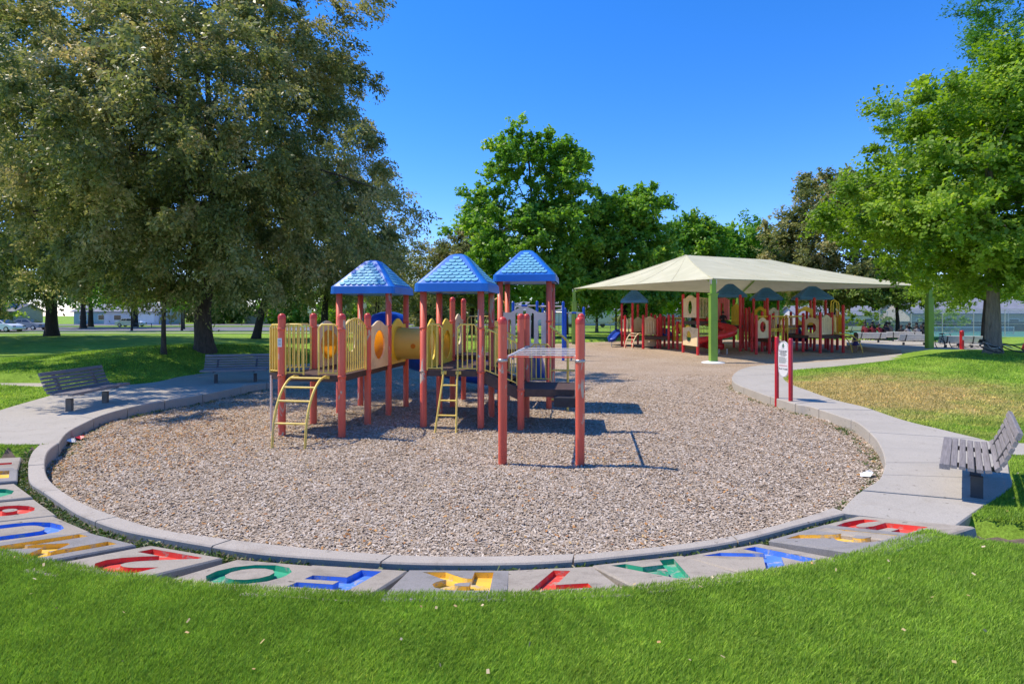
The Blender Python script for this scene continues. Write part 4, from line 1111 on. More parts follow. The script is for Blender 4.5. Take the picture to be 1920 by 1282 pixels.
fpanel((1206, 34.2), (1229, 35), .85, 2.0, "panel_tan", [(.18, 1.35, .035, .36), (.39, 1.38, .035, .40), (.61, 1.38, .035, .40), (.82, 1.35, .035, .36)], fr=False)
fpanel((1206, 34.15), (1229, 34.95), .15, .76, "panel_tan", [(.5, .45, .22, .03)], arch=.02, fr=False)
fpanel((1168, 36.8), (1178, 36.2), 1.0, 1.95, "panel_tan"); fpanel((1181, 36.0), (1186, 35.7), 1.0, 1.95, "panel_tan"); fpanel((1186, 35.6), (1206, 37), 1.0, 1.95, "panel_tan")
fpanel((1281, 31.0), (1308, 29.2), 1.95, 3.15, "panel_tan", [(.5, 2.5, .30, .38)], bubble=None); 
fpanel((1262, 35.2), (1281, 34.2), .45, 1.55, "panel_yellow", [(.5, 1.0, .34, .36)]); fpanel((1281, 33), (1300, 32), .8, 1.5, "panel_yellow")
fpanel((1281, 30.8), (1308, 29.1), .45, 1.45, "panel_tan", [(.42, .92, .30, .33)], arch=.05)
fpanel((1388, 32.6), (1372, 34), 1.5, 2.75, "panel_yellow", [(.25, 2.1, .03, .4), (.5, 2.1, .03, .45), (.75, 2.1, .03, .4)], fr=False)
fpanel((1415, 34.2), (1437, 33.5), 1.55, 2.6, "panel_yellow", [(.5, 2.1, .26, .28)]); fpanel((1441, 34), (1459, 35.5), 1.5, 2.55, "panel_tan", [(.5, 2.05, .24, .28)])
fpanel((1418, 29.8), (1441, 30.2), .85, 1.95, "panel_tan", [(.52, 1.45, .24, .30)]); fpanel((1496, 33.0), (1526, 32.6), 1.5, 2.6, "panel_yellow", [(.42, 2.0, .34, .34)])
fpanel((1508, 31.5), (1536, 30.6), .85, 1.95, "panel_tan", [(.5, 1.38, .33, .30)], arch=.1)
fpanel((1540, 30.7), (1559, 31.5), 1.0, 2.1, "panel_tan", [(.2, 1.5, .03, .4), (.4, 1.5, .03, .43), (.6, 1.5, .03, .43), (.8, 1.5, .03, .4)], fr=False)
fpanel((1562, 31.9), (1567, 32.2), 1.1, 2.1, "panel_yellow"); fpanel((1572, 32.0), (1579, 31.5), 1.1, 2.1, "panel_yellow")
for nm_, a_, b_, zz in ((1, (1311, 29.6), (1330, 31.5), (1.9, 3.0)), (2, (1340, 32.6), (1350, 33.2), (1.9, 3.0)), (3, (1310, 31.5), (1330, 33), (.8, 1.5))):
    guard(far, fp(*a_), fp(*b_), zz[0], zz[1], 6, rb=.018, rt=.024, single=True, mat="panel_tan")
for i_, (a_, b_, zz) in enumerate((((1206, 35.5), (1228, 36), (1.0, 1.9)), ((1262, 36.5), (1281, 36), (1.0, 1.9)), ((1441, 33), (1452, 32.5), (.85, 1.8)), ((1462, 34), (1474, 33.5), (1.0, 1.95)), ((1478, 33), (1494, 33), (1.0, 1.95)), ((1527, 33), (1538, 31.5), (1.1, 2.0)))):
    guard(far, fp(*a_), fp(*b_), zz[0], zz[1], 5, rb=.022, rt=.03, single=True, mat="panel_yellow" if i_ % 2 else "panel_tan")
for px, Y, h in ((1172, 35.8, 2.1), (1221, 37.5, 2.2), (1233, 34.6, 1.9), (1246, 37, 2.0), (1270, 33.5, 1.7), (1376, 36, 3.1), (1399, 33, 2.5), (1410, 31.8, 2.2), (1429, 32, 2.3), (1450, 33, 2.2), (1468, 31.5, 1.9), (1483, 35, 2.3), (1513, 33.8, 2.4), (1553, 33.2, 2.2), (1570, 33.4, 2.3)): fpost(px, Y, h, .078)
# yellow horizontal bars between the right-hand decks
for (a_, za, b_, zb) in (((1421, 30), 2.0, (1504, 31.4), 2.02), ((1443, 30.3), 1.32, (1494, 32.8), 1.3), ((1443, 30.4), 1.22, (1480, 32), 1.2)):
    h_ = MB(); h_.tube([fp(*a_, za), fp(*b_, zb)], .032, 7); h_.build("bar", "panel_yellow", far)
for px in (1455, 1466, 1477):
    h_ = MB(); h_.tube([fp(px, 31, 0), fp(px, 31, 1.95)], .025, 7); h_.build("bar", "panel_yellow", far)
# arch handles and arch climbers
def farch(px0, px1, Y, z0, z1, mat="panel_tan"):
    a_, b_ = fp(px0, Y), fp(px1, Y); h_ = MB()
    h_.tube(cr([a_ + Vector((0, 0, z0)), a_ + Vector((0, 0, z1 - .3)), a_.lerp(b_, .25) + Vector((0, 0, z1 - .05)), a_.lerp(b_, .75) + Vector((0, 0, z1 - .05)), b_ + Vector((0, 0, z1 - .3)), b_ + Vector((0, 0, z0))], 4), .03, 7)
    h_.build("arch_handle", mat, far)
farch(1558, 1569, 32, 1.0, 2.95, "panel_yellow"); farch(1562, 1573, 33, 1.0, 2.9, "panel_yellow")
def fclimb(x0_, x1_, Y0, Y1, z, out, mat="panel_tan"):
    a_, b_ = fp(x0_, Y0), fp(x1_, Y1); o = None; pr = [(0, z), (.25, z - .02), (.55, z - .2), (.8, z - .55), (.92, 0)]
    for k, q in enumerate((a_, b_)):
        h_ = MB(); h_.tube(cr([q + out * t_ + Vector((0, 0, zz)) for t_, zz in pr], 4), .03, 7)
        w_ = h_.build("arch_climber" if not o else "climber_rail", mat, far if not o else o); o = o or w_
    for t_, zz in ((.25, z - .02), (.5, z - .15), (.7, z - .38), (.84, z - .65)):
        h_ = MB(); h_.tube([a_ + out * t_ + Vector((0, 0, zz)), b_ + out * t_ + Vector((0, 0, zz))], .024, 6); h_.build("rung", mat, o)
fclimb(1188, 1202, 35.2, 34.8, .95, Vector((-.75, -.65, 0))); fclimb(1562, 1581, 31.4, 31, 1.05, Vector((1, -.3, 0)), "pole_yellow")
# blue slide at the left, blue slide in the middle, red spiral slide and its hood
chute(far, [fp(1166, 37.6, .98), fp(1160, 37.5, .92), fp(1151, 37, .62), fp(1146, 36.8, .38), fp(1141, 36.8, .32)], .6, "slide_blue", side=.16)
h_ = MB(); h_.tube([fp(1147, 36.8, 0), fp(1147, 36.8, .35)], .03, 6); h_.build("leg", "steel", far)
chute(far, [fp(1478, 35, 1.45), fp(1484, 34.6, 1.1), fp(1492, 34, .7), fp(1497, 33.6, .5)], .9, "slide_blue", side=.2)
chute(far, [fp(1225, 37, 1.25), fp(1236, 37, 1.0), fp(1247, 36.6, .7), fp(1255, 36.4, .55)], 1.1, "slide_blue", side=.25)
c0 = fp(1341, 30.6); pts = []
for k in range(15):
    t_ = R(150 - 28 * k); rr = .80; pts.append(c0 + Vector((rr * math.cos(t_), rr * math.sin(t_), 1.75 - .105 * k)))
pts.append(pts[-1] + Vector((.45, -.25, -.05))); pts.append(pts[-1] + Vector((.45, -.25, .0)))
chute(far, pts, .62, "slide_red", "spiral_slide", side=.26)
h_ = MB(); h_.tube([c0 + Vector((0, 0, -.1)), c0 + Vector((0, 0, 2.2))], .08, 10); h_.build("pole", "far_red", far)
for px in (1348, 1363):
    h_ = MB(); h_.tube([fp(px, 29.9, 0), fp(px, 29.9, .28)], .03, 6); h_.build("leg", "steel", far)
hood = MB(); a_, b_ = fp(1344, 32.6), fp(1366, 32.2)
for k in range(7):
    u = k / 6; q = a_.lerp(b_, u); top_z = 2.98 + .12 * math.sin(math.pi * u)
    if k in (2, 3): hood.box((q.x, q.y, 2.92), (.12, .05, .3))
    else: hood.box((q.x, q.y, (1.8 + top_z) / 2), (.115, .05, top_z - 1.8))
hood.build("slide_hood", "fabric_pink", far)
fpanel((1268, 36.5), (1276, 36.5), .9, 1.7, "far_red"); fpanel((1234, 36), (1242, 35.7), .7, 2.0, "far_red", arch=.02)

# ------------------------------------------------------------------ blue overhead bar frames with hanging chains
bars = thing("overhead_bars", "blue posted overhead bar frame with hanging chains behind the near play structure", "climbing frame", (2.4, 25.8, 0), 0)
BO = Vector((2.4, 25.8, 0))
def bp(px, Y, z=0): return Q(px, Y, z) - BO
for px, Y, h in ((962, 26.4, 2.72), (1007, 26.2, 2.75), (1018, 29.5, 2.72), (1056, 25.8, 2.72), (1060, 28.6, 2.45), (1094.5, 28.4, 2.5)):
    q = bp(px, Y); h_ = MB(); h_.lathe([(.066, -.1), (.066, h - .05), (.05, h - .02), (.02, h), (0, h)], (q.x, q.y, 0), 12); h_.build("post", "frame_blue", bars)
for a_, b_ in (((962, 26.4, 2.52), (1007, 26.2, 2.52)), ((1007, 26.2, 2.5), (1056, 25.8, 2.48)), ((1018, 29.5, 2.25), (1060, 28.6, 2.22)), ((1060, 28.6, 2.2), (1094.5, 28.4, 2.18)), ((1018, 29.5, 2.5), (1007, 26.2, 2.5))):
    a_, b_ = bp(*a_), bp(*b_); h_ = MB(); h_.tube([a_, b_], .035, 8); r_ = h_.build("rail", "steel", bars)
    h_ = MB(); h_.tube([a_.lerp(b_, .35), a_.lerp(b_, .6)], .05, 8); h_.build("sleeve", "frame_blue", r_)
for px in (1034, 1041, 1048, 1066, 1072, 1079):
    Y = 29 if px < 1055 else 28.5; h_ = MB(); h_.tube([bp(px, Y, 2.2), bp(px, Y, .7)], .012, 5); ch = h_.build("chain", "bike_black", bars)
for px in (1048, 1073):
    h_ = MB(); h_.box(bp(px, 28.6, .68), (.42, .18, .04)); h_.build("seat", "rubber_dark", bars)

# ------------------------------------------------------------------ playground sign on two red posts
s0, s1 = P(1456.5, 763, .0), P(1482.5, 769, .0)
sg = thing("playground_sign", "white oval-ended rules sign between two bright red posts at the path edge", "sign", (s0.x, s0.y, 0), math.atan2((s1 - s0).y, (s1 - s0).x))
SL = (s1 - s0).length
for x_, h in ((0, 1.60), (SL, 1.58)):
    m_ = MB(); m_.lathe([(.045, -.1), (.045, h - .02), (.038, h), (0, h + .003)], (x_, 0, 0), 14); m_.build("post", "sign_red", sg)
cxs = SL / 2; zc0, zc1, rw = .70, 1.50, SL / 2 - .052
out = []
for k in range(13): t_ = math.pi * k / 12; out.append((cxs + rw * math.cos(t_) * (.95), zc1 - .14 + .15 * math.sin(t_)))
out += [(cxs - rw * .95, 1.30), (cxs - rw, 1.27), (cxs - rw, .95), (cxs - rw * .95, .92)]
for k in range(13): t_ = math.pi * (1 + k / 12); out.append((cxs + rw * math.cos(t_) * .95, zc0 + .17 + .17 * math.sin(t_)))
out += [(cxs + rw * .95, .92), (cxs + rw, .95), (cxs + rw, 1.27), (cxs + rw * .95, 1.30)]
m_ = MB(); m_.slab(out, Matrix.Identity(4), .02); bd = m_.build("board", "white_paint", sg)
rim = MB(); rim.tube([(p[0] + (cxs - p[0]) * .05, -.0115, p[1] + (1.1 - p[1]) * .03) for p in out], .0032, 4, closed=True); rim.build("printed_border", "ink", bd)
lg = MB(); lg.slab([(cxs - .045, 1.395), (cxs + .045, 1.395), (cxs + .02, 1.42), (cxs + .028, 1.425), (cxs + .01, 1.45), (cxs, 1.475), (cxs - .01, 1.45), (cxs - .028, 1.425), (cxs - .02, 1.42)], Matrix.Translation((0, -.0115, 0)), .002)
lg.build("tree_emblem", "ink_green", bd)
lg = MB(); lg.slab([(cxs - .035, 1.385), (cxs - .02, 1.365), (cxs + .02, 1.365), (cxs + .035, 1.385)], Matrix.Translation((0, -.0115, 0)), .002); lg.build("emblem_base", "ink", bd)
random.seed(5)
def wordline(z, w_, h, mat, x0=None):
    m_ = MB(); x_ = cxs - w_ / 2 if x0 is None else x0; end = x_ + w_
    while x_ < end - .01:
        L = min(random.uniform(.018, .055), end - x_); m_.box((x_ + L / 2, -.0112, z), (L, .0015, h)); x_ += L + h * .6
    m_.build("printed_line", mat, bd)
wordline(1.345, .10, .007, "ink_green")
for k, wd in enumerate((.26, .24, .18, .24, .17)): wordline(1.295 - k * .027, min(wd, 2 * rw - .03), .014, "ink")
for k in range(9): wordline(1.15 - k * .0165, (2 * rw - .06) * (.7 + .3 * random.random()), .005, "ink_green" if k % 2 else "ink", cxs - rw + .03)
for k in range(2): wordline(.972 - k * .02, 2 * rw - .07, .007, "ink_red")
tm = text_mesh("PLAY IT SAFE", .046, .0008, .0012); tm.materials.clear(); tm.materials.append(MATS["ink"])
o = link("lettering", tm, bd); o.location = (cxs, -.0115, .885); o.rotation_euler = (R(90), 0, 0)

# ------------------------------------------------------------------ people, seated and standing
def body(name, J, Rr, E, mats, reg, parent=None):
    "one continuous skinned figure: joints J, radii, edges E; reg(z, x, y)->material index"
    me = bpy.data.meshes.new(name); me.from_pydata(J, E, []); o = bpy.data.objects.new(name, me); COL.objects.link(o)
    o.modifiers.new("s", 'SKIN'); 
    for i, v in enumerate(me.skin_vertices[0].data): v.radius = (Rr[i], Rr[i]); v.use_root = (i == 0)
    sb = o.modifiers.new("u", 'SUBSURF'); sb.levels = 1
    dg = bpy.context.evaluated_depsgraph_get(); dg.update(); nm = bpy.data.meshes.new_from_object(o.evaluated_get(dg))
    bpy.data.objects.remove(o); nm.name = name
    for m__ in mats: nm.materials.append(MATS[m__])
    for p in nm.polygons: p.material_index = reg(p.center); p.use_smooth = True
    return nm
def seated(shirt, pants, lean=.12, twist=0.0):
    # faces -y, seat at z=.45, feet on the ground
    J = [(0, 0, .52), (0, -.02 - lean * .3, .72), (0, -.05 - lean * .8, .95), (0, -.06 - lean, 1.06), (0, -.08 - lean, 1.14), (0, -.10 - lean, 1.24),
         (.10, -.02, .50), (.13, -.42, .50), (.13, -.44, .08), (.13, -.56, .04), (-.10, -.02, .50), (-.13, -.42, .50), (-.13, -.44, .08), (-.13, -.56, .04),
         (.19, -.05 - lean * .8, .98), (.25, -.14 - lean, .74), (.15, -.40, .72), (.12, -.47, .73), (-.19, -.05 - lean * .8, .98), (-.25, -.14 - lean, .74), (-.15, -.40, .72), (-.12, -.47, .73)]
    Rr = [.14, .13, .14, .07, .055, .095, .09, .075, .05, .04, .09, .075, .05, .04, .065, .048, .036, .03, .065, .048, .036, .03]
    E = [(0, 1), (1, 2), (2, 3), (3, 4), (4, 5), (0, 6), (6, 7), (7, 8), (8, 9), (0, 10), (10, 11), (11, 12), (12, 13), (2, 14), (14, 15), (15, 16), (16, 17), (2, 18), (18, 19), (19, 20), (20, 21)]
    def reg(c):
        if c.z > 1.09: return 0
        if c.y < -.36 and c.z > .64: return 0
        if c.z > .56 : return 1
        if c.z < .09 or c.z > .1: return 2
        return 0
    return body("body", J, Rr, E, ["skin", shirt, pants], reg)
def standing(dress, k=1.0):
    # small girl, back to the viewer, arms at the sides
    J = [(0, 0, .52), (0, 0, .66), (0, 0, .78), (0, 0, .85), (0, 0, .89), (0, -.01, .98), (.06, 0, .46), (.065, .02, .26), (.065, 0, .05), (.065, .06, .02), (-.06, 0, .46), (-.065, -.02, .26), (-.065, 0, .05), (-.065, .06, .02),
         (.11, 0, .79), (.16, .02, .62), (.17, .06, .48), (-.11, 0, .79), (-.16, .02, .62), (-.17, .06, .48)]
    Rr = [.10, .085, .09, .045, .04, .085, .055, .042, .03, .026, .055, .042, .03, .026, .04, .03, .024, .04, .03, .024]
    E = [(0, 1), (1, 2), (2, 3), (3, 4), (4, 5), (0, 6), (6, 7), (7, 8), (8, 9), (0, 10), (10, 11), (11, 12), (12, 13), (2, 14), (14, 15), (15, 16), (2, 17), (17, 18), (18, 19)]
    return body("body", J, Rr, E, ["skin", dress], lambda c: 1 if .45 < c.z < .86 and abs(c.x) < .13 else 0)
SEAT = {}
def person(label, loc, rz, shirt, pants="cloth_black", hair="hair_dark", lean=.12, k=1.0, group=None):
    t_ = thing("person", label, "person", loc, rz, group); t_.scale = (k, k, k)
    key = (shirt, pants, lean)
    if key not in SEAT: SEAT[key] = seated(shirt, pants, lean)
    link("body", SEAT[key], t_)
    hy = -.10 - lean; m_ = MB()
    for i in range(6):
        a_ = math.pi * i / 10; m_.smooth = True
    vs = []; nn = 10
    for i in range(6):
        a_ = math.pi / 2 * i / 5 * 1.25
        vs += [(.112 * math.sin(a_ + .02) * math.cos(2 * math.pi * q / nn), hy + .03 + .122 * math.sin(a_ + .02) * math.sin(2 * math.pi * q / nn), 1.265 + .125 * math.cos(a_) - (.03 if i == 5 else 0)) for q in range(nn)]
    m_.add(vs, [(i * nn + q, i * nn + (q + 1) % nn, (i + 1) * nn + (q + 1) % nn, (i + 1) * nn + q) for i in range(5) for q in range(nn)])
    m_.build("hair", hair, t_)
    return t_
def picnic_table(label, loc, rz):
    t_ = thing("picnic_table", label, "picnic table", loc, rz, None)
    for k in range(4):
        m_ = MB(); m_.box((0, -.30 + .2 * k, .74), (1.8, .18, .04)); m_.build("plank", "bench_wood", t_)
    for s_ in (-1, 1):
        m_ = MB(); m_.box((0, s_ * .70, .43), (1.8, .26, .04)); m_.build("seat", "bench_wood", t_)
        m_ = MB(); m_.box((s_ * .65, 0, .68), (.06, .7, .08)); m_.box((s_ * .65, 0, .37), (.06, 1.5, .08))
        m_.tube([(s_ * .65, -.5, 0), (s_ * .65, -.2, .7)], .035, 6); m_.tube([(s_ * .65, .5, 0), (s_ * .65, .2, .7)], .035, 6); m_.build("leg", "bench_leg", t_)
    return t_
def G(px, Y, dz=0): 
    q = Q(px, Y, 0); q.z = gz(q.x, q.y) + dz; return q
T1 = G(1650, 46); picnic_table("picnic table hidden among seated people in dark red shirts under the tree", T1, R(4))
T2 = G(1712, 44); picnic_table("picnic table crowded by seated people in dark clothes beyond the grey planters", T2, R(-4))
grp1 = [(1617, 46.6, 80, "cloth_maroon"), (1625, 45.1, 170, "cloth_maroon"), (1638, 45.2, 185, "cloth_maroon"), (1652, 45.2, 180, "cloth_maroon"), (1664, 45.1, 175, "cloth_black"), (1671, 45.3, 190, "cloth_tan"), (1633, 47.0, 0, "cloth_black"), (1658, 47.0, 5, "cloth_maroon")]
PL = ["person in black at the far end of the red-shirt table", "person in dark red hunched nearest the play structure", "person in dark red, second along the table's near bench", "person sitting upright in a bright dark-red top, tallest of the table", "person in black next to the tan top under the tree",
      "person in a tan top sitting beside the tree trunk", "person in black facing the viewer across the red-shirt table", "person in dark red facing the viewer between two others"]
for (px, Y, rz, sh), lb in zip(grp1, PL):
    q = G(px, Y); person(lb, q, R(rz), sh, "cloth_black" if sh != "cloth_black" else "cloth_denim", lean=.1 + .05 * (px % 3), group="people seated at picnic tables under the tree")
grp2 = [(1693, 43.6, 175, "cloth_black"), (1700, 45.1, 10, "cloth_black"), (1706, 43.1, 190, "cloth_grey"), (1716, 45.1, 0, "cloth_tan"), (1722, 43.2, 180, "cloth_grey"), (1729, 44.8, 350, "cloth_black"), (1733, 43.2, 185, "cloth_black")]
PL2 = ["person in black, tallest at the second picnic table", "person in black facing the viewer at the second table", "person in a grey top with back turned at the second table", "person in a tan top facing the viewer at the second table",
       "person in a grey top nearest the big green column's table end", "person in black facing the viewer beside the green column", "person in black with back turned right beside the green column"]
for (px, Y, rz, sh), lb in zip(grp2, PL2):
    q = G(px, Y); person(lb, q, R(rz), sh, "cloth_denim" if sh == "cloth_black" else "cloth_black", lean=.1 + .05 * (px % 3), k=.95, group="people seated at picnic tables under the tree")
g1 = thing("person", "small girl in a dark purple dress standing with her back turned in canopy shade", "person", P(1604, 661, 0), R(8)); g1.scale = (1.04,) * 3
link("body", standing("cloth_purple"), g1)
m_ = MB(); m_.lathe([(.10, .80), (.115, .70), (.105, .58), (.13, .50), (.18, .38), (.175, .375)], n=16); m_.build("dress", "cloth_purple", g1)
m_ = MB(); m_.lathe([(.05, .86), (.092, .92), (.098, .99), (.075, 1.06), (.03, 1.085), (0, 1.088)], (0, -.012, 0), 12); m_.tube(cr([(0, -.09, 1.02), (0, -.15, .98), (0, -.15, .86), (0, -.12, .76)], 3), [.03] * 9 + [.012], 7); m_.build("hair", "hair_brown", g1)
q = fp(1355, 32.0) + FO; kid = person("child in dark clothes sitting at the red spiral slide's top", (q.x, q.y, 1.32), R(-10), "cloth_black", "cloth_denim", lean=.05, k=.72)
q = G(1914, 24.5); kid2 = person("child in a red top on the grass beyond the bicycle and maple trunk", (q.x + .1, q.y, q.z - .25), R(30), "cloth_maroon", "cloth_black", lean=.2, k=.7)

# ------------------------------------------------------------------ grey plank benches, bollard, bikes by the far path
def far_bench(label, px, py, rz, wmat="bench_wood_sunlit", z=.2, sc_=1.0):
    q = P(px, py, z); b_ = dup(b1, label, (q.x, q.y, z), rz); b_.scale = (1.1 * sc_, sc_ * .8, sc_ * .8)
    for o in b_.children:
        if o.name.startswith("slat"): o.data = BW.setdefault(o.data.name, None) or BW.__setitem__(o.data.name, cpm(o.data, wmat)) or BW[o.data.name]
    return b_
BW = {}
def cpm(me, mat):
    c = me.copy(); c.materials[0] = MATS[mat]; return c
far_bench("pale grey slatted bench seen from behind, close to the girl in the purple dress", 1629, 643, R(176))
far_bench("pale slatted bench standing behind another, just beside the green column", 1694, 641, R(150))
far_bench("pale slatted bench seen from behind against the green canopy column", 1713, 648, R(176))
far_bench("pale grey slatted bench by the red bollard with bicycles leaning on it", 1797, 653, R(160))
far_bench("weathered bench near the tennis court with a long low back, left of the seated people", 1605, 624, R(180), "bench_wood", .1)
q = P(1803.5, 659, .12); bo = thing("bollard", "stout bright red post standing alone beside the benches and bicycles", "bollard", (q.x, q.y, .1))
m_ = MB(); m_.lathe([(.10, -.2), (.10, 1.06)], n=16); m_.build("post", "sign_red", bo); m_ = MB(); m_.lathe([(.105, 0), (.105, .04), (.07, .09), (0, .11)], (0, 0, 1.06), 16); m_.build("cap", "sign_red", bo)
m_ = MB(); m_.box((0, -.103, .75), (.09, .006, .2)); m_.build("sticker", "white_paint", bo)
def bicycle(label, loc, rz, tilt, fmat="bike_black"):
    t_ = thing("bicycle", label, "bicycle", loc, rz); t_.rotation_euler = (tilt, 0, rz)
    for x_ in (-.5, .5):
        m_ = MB(); m_.tube([(x_ + .32 * math.cos(a_ * .314), 0, .34 + .32 * math.sin(a_ * .314)) for a_ in range(20)], .022, 6, closed=True); wh = m_.build("wheel", "rubber_dark", t_)
        m_ = MB()
        for a_ in range(6): m_.tube([(x_, 0, .34), (x_ + .31 * math.cos(a_ * 1.047), 0, .34 + .31 * math.sin(a_ * 1.047))], .004, 3, caps=False)
        m_.build("spokes", "steel", wh, kind="stuff")
    m_ = MB()
    for a_, b_ in (((-.5, .34), (-.12, .32)), ((-.5, .34), (-.2, .78)), ((-.12, .32), (-.22, .85)), ((-.12, .32), (.32, .75)), ((-.2, .76), (.32, .78)), ((.5, .34), (.32, .92))): m_.tube([(a_[0], 0, a_[1]), (b_[0], 0, b_[1])], .018, 6)
    m_.build("frame", fmat, t_)
    m_ = MB(); m_.tube([(.28, -.28, .98), (.34, 0, .93), (.28, .28, .98)], .014, 6); m_.build("handlebar", "steel", t_)
    m_ = MB(); m_.box((-.23, 0, .88), (.24, .13, .05)); m_.build("saddle", "rubber_dark", t_)
    return t_
q = P(1778, 655, .15); bicycle("dark bicycle leaning against the pale bench behind the red bollard", (q.x, q.y, .15), R(12), R(-12))
q = Q(1897, 19.3); bicycle("bicycle lying on the grass beside the big maple trunk", (q.x, q.y, gz(q.x, q.y) + .08), R(15), R(-66), "steel")
q = P(1822, 655, .15); bicycle("bicycle lying flat on the pale concrete behind the mound between bollard and maple", (q.x, q.y, .2), R(-15), R(-80))

# ------------------------------------------------------------------ litter
q = P(150, 826, 0)
m_ = MB()
random.seed(11)
def crumple(r):
    m__ = MB(); n = 7; vs = [(r * math.cos(6.283 * i / n) * random.uniform(.5, 1.2), r * .8 * math.sin(6.283 * i / n) * random.uniform(.5, 1.2), random.uniform(.0, .5) * r) for i in range(n)]
    vs += [(0, 0, r * .55), (r * .3, .2 * r, r * .7)]; fs = [(i, (i + 1) % n, n) for i in range(n)] + [(0, 1, n + 1), (1, 2, n + 1)]
    m__.add(vs, fs); return m__
for (dx, dy, r, mt, lb) in ((0, 0, .10, "litter_red", "crumpled red and white wrapper on the chips against the curved kerb"), (.05, -.25, .12, "litter_white", "crumpled white paper just in front of the red wrapper")):
    o = crumple(r).build("litter", mt); o.location = (q.x + dx, q.y + dy, .03); tag(o, lb, "litter"); o["kind"] = "thing"
q = P(1627, 896, 0); o = crumple(.11).build("litter", "litter_white"); o.location = (q.x, q.y, .03); o["kind"] = "thing"; tag(o, "torn white paper on the chips beside the path near the sunny bench", "litter")
# ------------------------------------------------------------------ roads, court, houses, vehicles, fences far behind
def sheet(name, pts, mat, z, **k):
    m_ = MB(); m_.add([(p[0], p[1], z) for p in pts], [tuple(range(len(pts)))]); return m_.build(name, mat, None, kind="structure", **k)
# the car park / street behind the left lawn; z is a little above the flat far ground
sheet("road", [(-140, 66), (-8, 70), (-8, 92), (-140, 88)], "asphalt", .06)
sheet("road", [(-140, 104), (60, 108), (60, 124), (-140, 120)], "asphalt", .05)
sheet("sidewalk", [(-120, 60.5), (-6, 62), (-6, 63.6), (-120, 62.2)], "concrete_path", .07)
sheet("tennis_court", [(44, 66), (95, 66), (125, 92), (52, 92)], "court_green", -.66)
def kerb_line(pts, name="kerb"):
    m_ = MB()
    for a_, b_ in zip(pts, pts[1:]):
        a_, b_ = Vector(a_), Vector(b_); d = b_ - a_; m_.box(((a_ + b_) / 2), (d.length, .15, .2), Matrix.Rotation(math.atan2(d.y, d.x), 3, 'Z'))
    m_.build(name, "concrete_curb", None, kind="structure")
kerb_line([(-140, 65.8, .05), (-8, 69.8, .05)]); kerb_line([(-140, 88.2, .05), (-8, 92.2, .05)])

def car(label, loc, rz, mat):
    t_ = thing("parked_car", label, "car", loc, rz, "cars parked at the street")
    L, W = 4.5, 1.78
    prof = [(-2.25, .35), (-2.22, .75), (-2.0, .92), (-1.2, 1.0), (-.9, 1.02), (.9, .98), (1.7, .86), (2.15, .68), (2.25, .45), (2.2, .28), (-2.1, .28)]
    m_ = MB(); k = len(prof); vs = []
    for y_, s_, dz in ((-W / 2, .97, 0), (-W / 2 + .12, 1, .03), (W / 2 - .12, 1, .03), (W / 2, .97, 0)): vs += [(x_ * s_, y_, z_ + (dz if z_ > .6 else 0)) for x_, z_ in prof]
    m_.smooth = True; m_.add(vs, [(r_ * k + q, r_ * k + (q + 1) % k, (r_ + 1) * k + (q + 1) % k, (r_ + 1) * k + q) for r_ in range(3) for q in range(k)]); m_.smooth = False
    m_.add(vs[:k], [tuple(range(k))]); m_.add(vs[3 * k:], [tuple(range(k))[::-1]]); m_.build("body", mat, t_)
    cab = [(-1.7, 1.0), (-1.05, 1.42), (.2, 1.45), (1.15, .99)]
    def cabin(i0, i1, w0, w1, grow=0.0):
        m__ = MB(); vs = [(x_ , s_ * (w1 if z_ > 1.2 else w0) / 2 + s_ * grow, z_ + (grow if z_ > 1.2 else 0)) for s_ in (-1, 1) for x_, z_ in cab]
        m__.add(vs, [(0, 1, 2, 3), (7, 6, 5, 4), (0, 4, 5, 1), (1, 5, 6, 2), (2, 6, 7, 3)]); return m__
    cabin(0, 4, W - .12, W - .5).build("cabin", mat, t_)
    for s_ in (-1, 1):
        f = lambda x_, z_: Vector((x_, s_ * ((W - .12) / 2 + ((W - .5) / 2 - (W - .12) / 2) * (z_ - 1.0) / .44 + .012), z_))
        for q in ([(-1.45, 1.05), (-1.0, 1.36), (-.42, 1.38), (-.42, 1.05)], [(-.35, 1.05), (-.35, 1.38), (.18, 1.39), (.9, 1.05)]):
            m__ = MB(); m__.add([f(*p) for p in q], [(0, 1, 2, 3)]); m__.build("window", "glass_dark", t_)
    m__ = MB(); m__.add([(.25, -.58, 1.45), (.25, .58, 1.45), (1.16, .74, 1.02), (1.16, -.74, 1.02)], [(0, 1, 2, 3)]); m__.build("windscreen", "glass_dark", t_)
    for x_ in (-1.38, 1.38):
        for s_ in (-1, 1):
            m__ = MB(); m__.tube([(x_, s_ * (W / 2 - .2), .32), (x_, s_ * (W / 2 + .015), .32)], .32, 18); wh = m__.build("wheel", "rubber_dark", t_)
            m__ = MB(); m__.tube([(x_, s_ * (W / 2), .32), (x_, s_ * (W / 2 + .03), .32)], .2, 12); m__.build("rim", "steel", wh)
    for s_ in (-1, 1):
        m__ = MB(); m__.box((2.12, s_ * .62, .66), (.2, .34, .12)); m__.build("headlight", "glass_dark", t_)
    return t_
car("white sedan pointing at the parking strip, its front wheel at the photo's edge", (-61.6, 66.5 + 1.2, .06), R(-4), "car_white")
car("grey car parked just behind the white sedan under the trees", (-65.5, 76, .06), R(-4), "car_grey")
car("pale car parked far off before the white garage", (-66, 97, .03), R(5), "car_white")

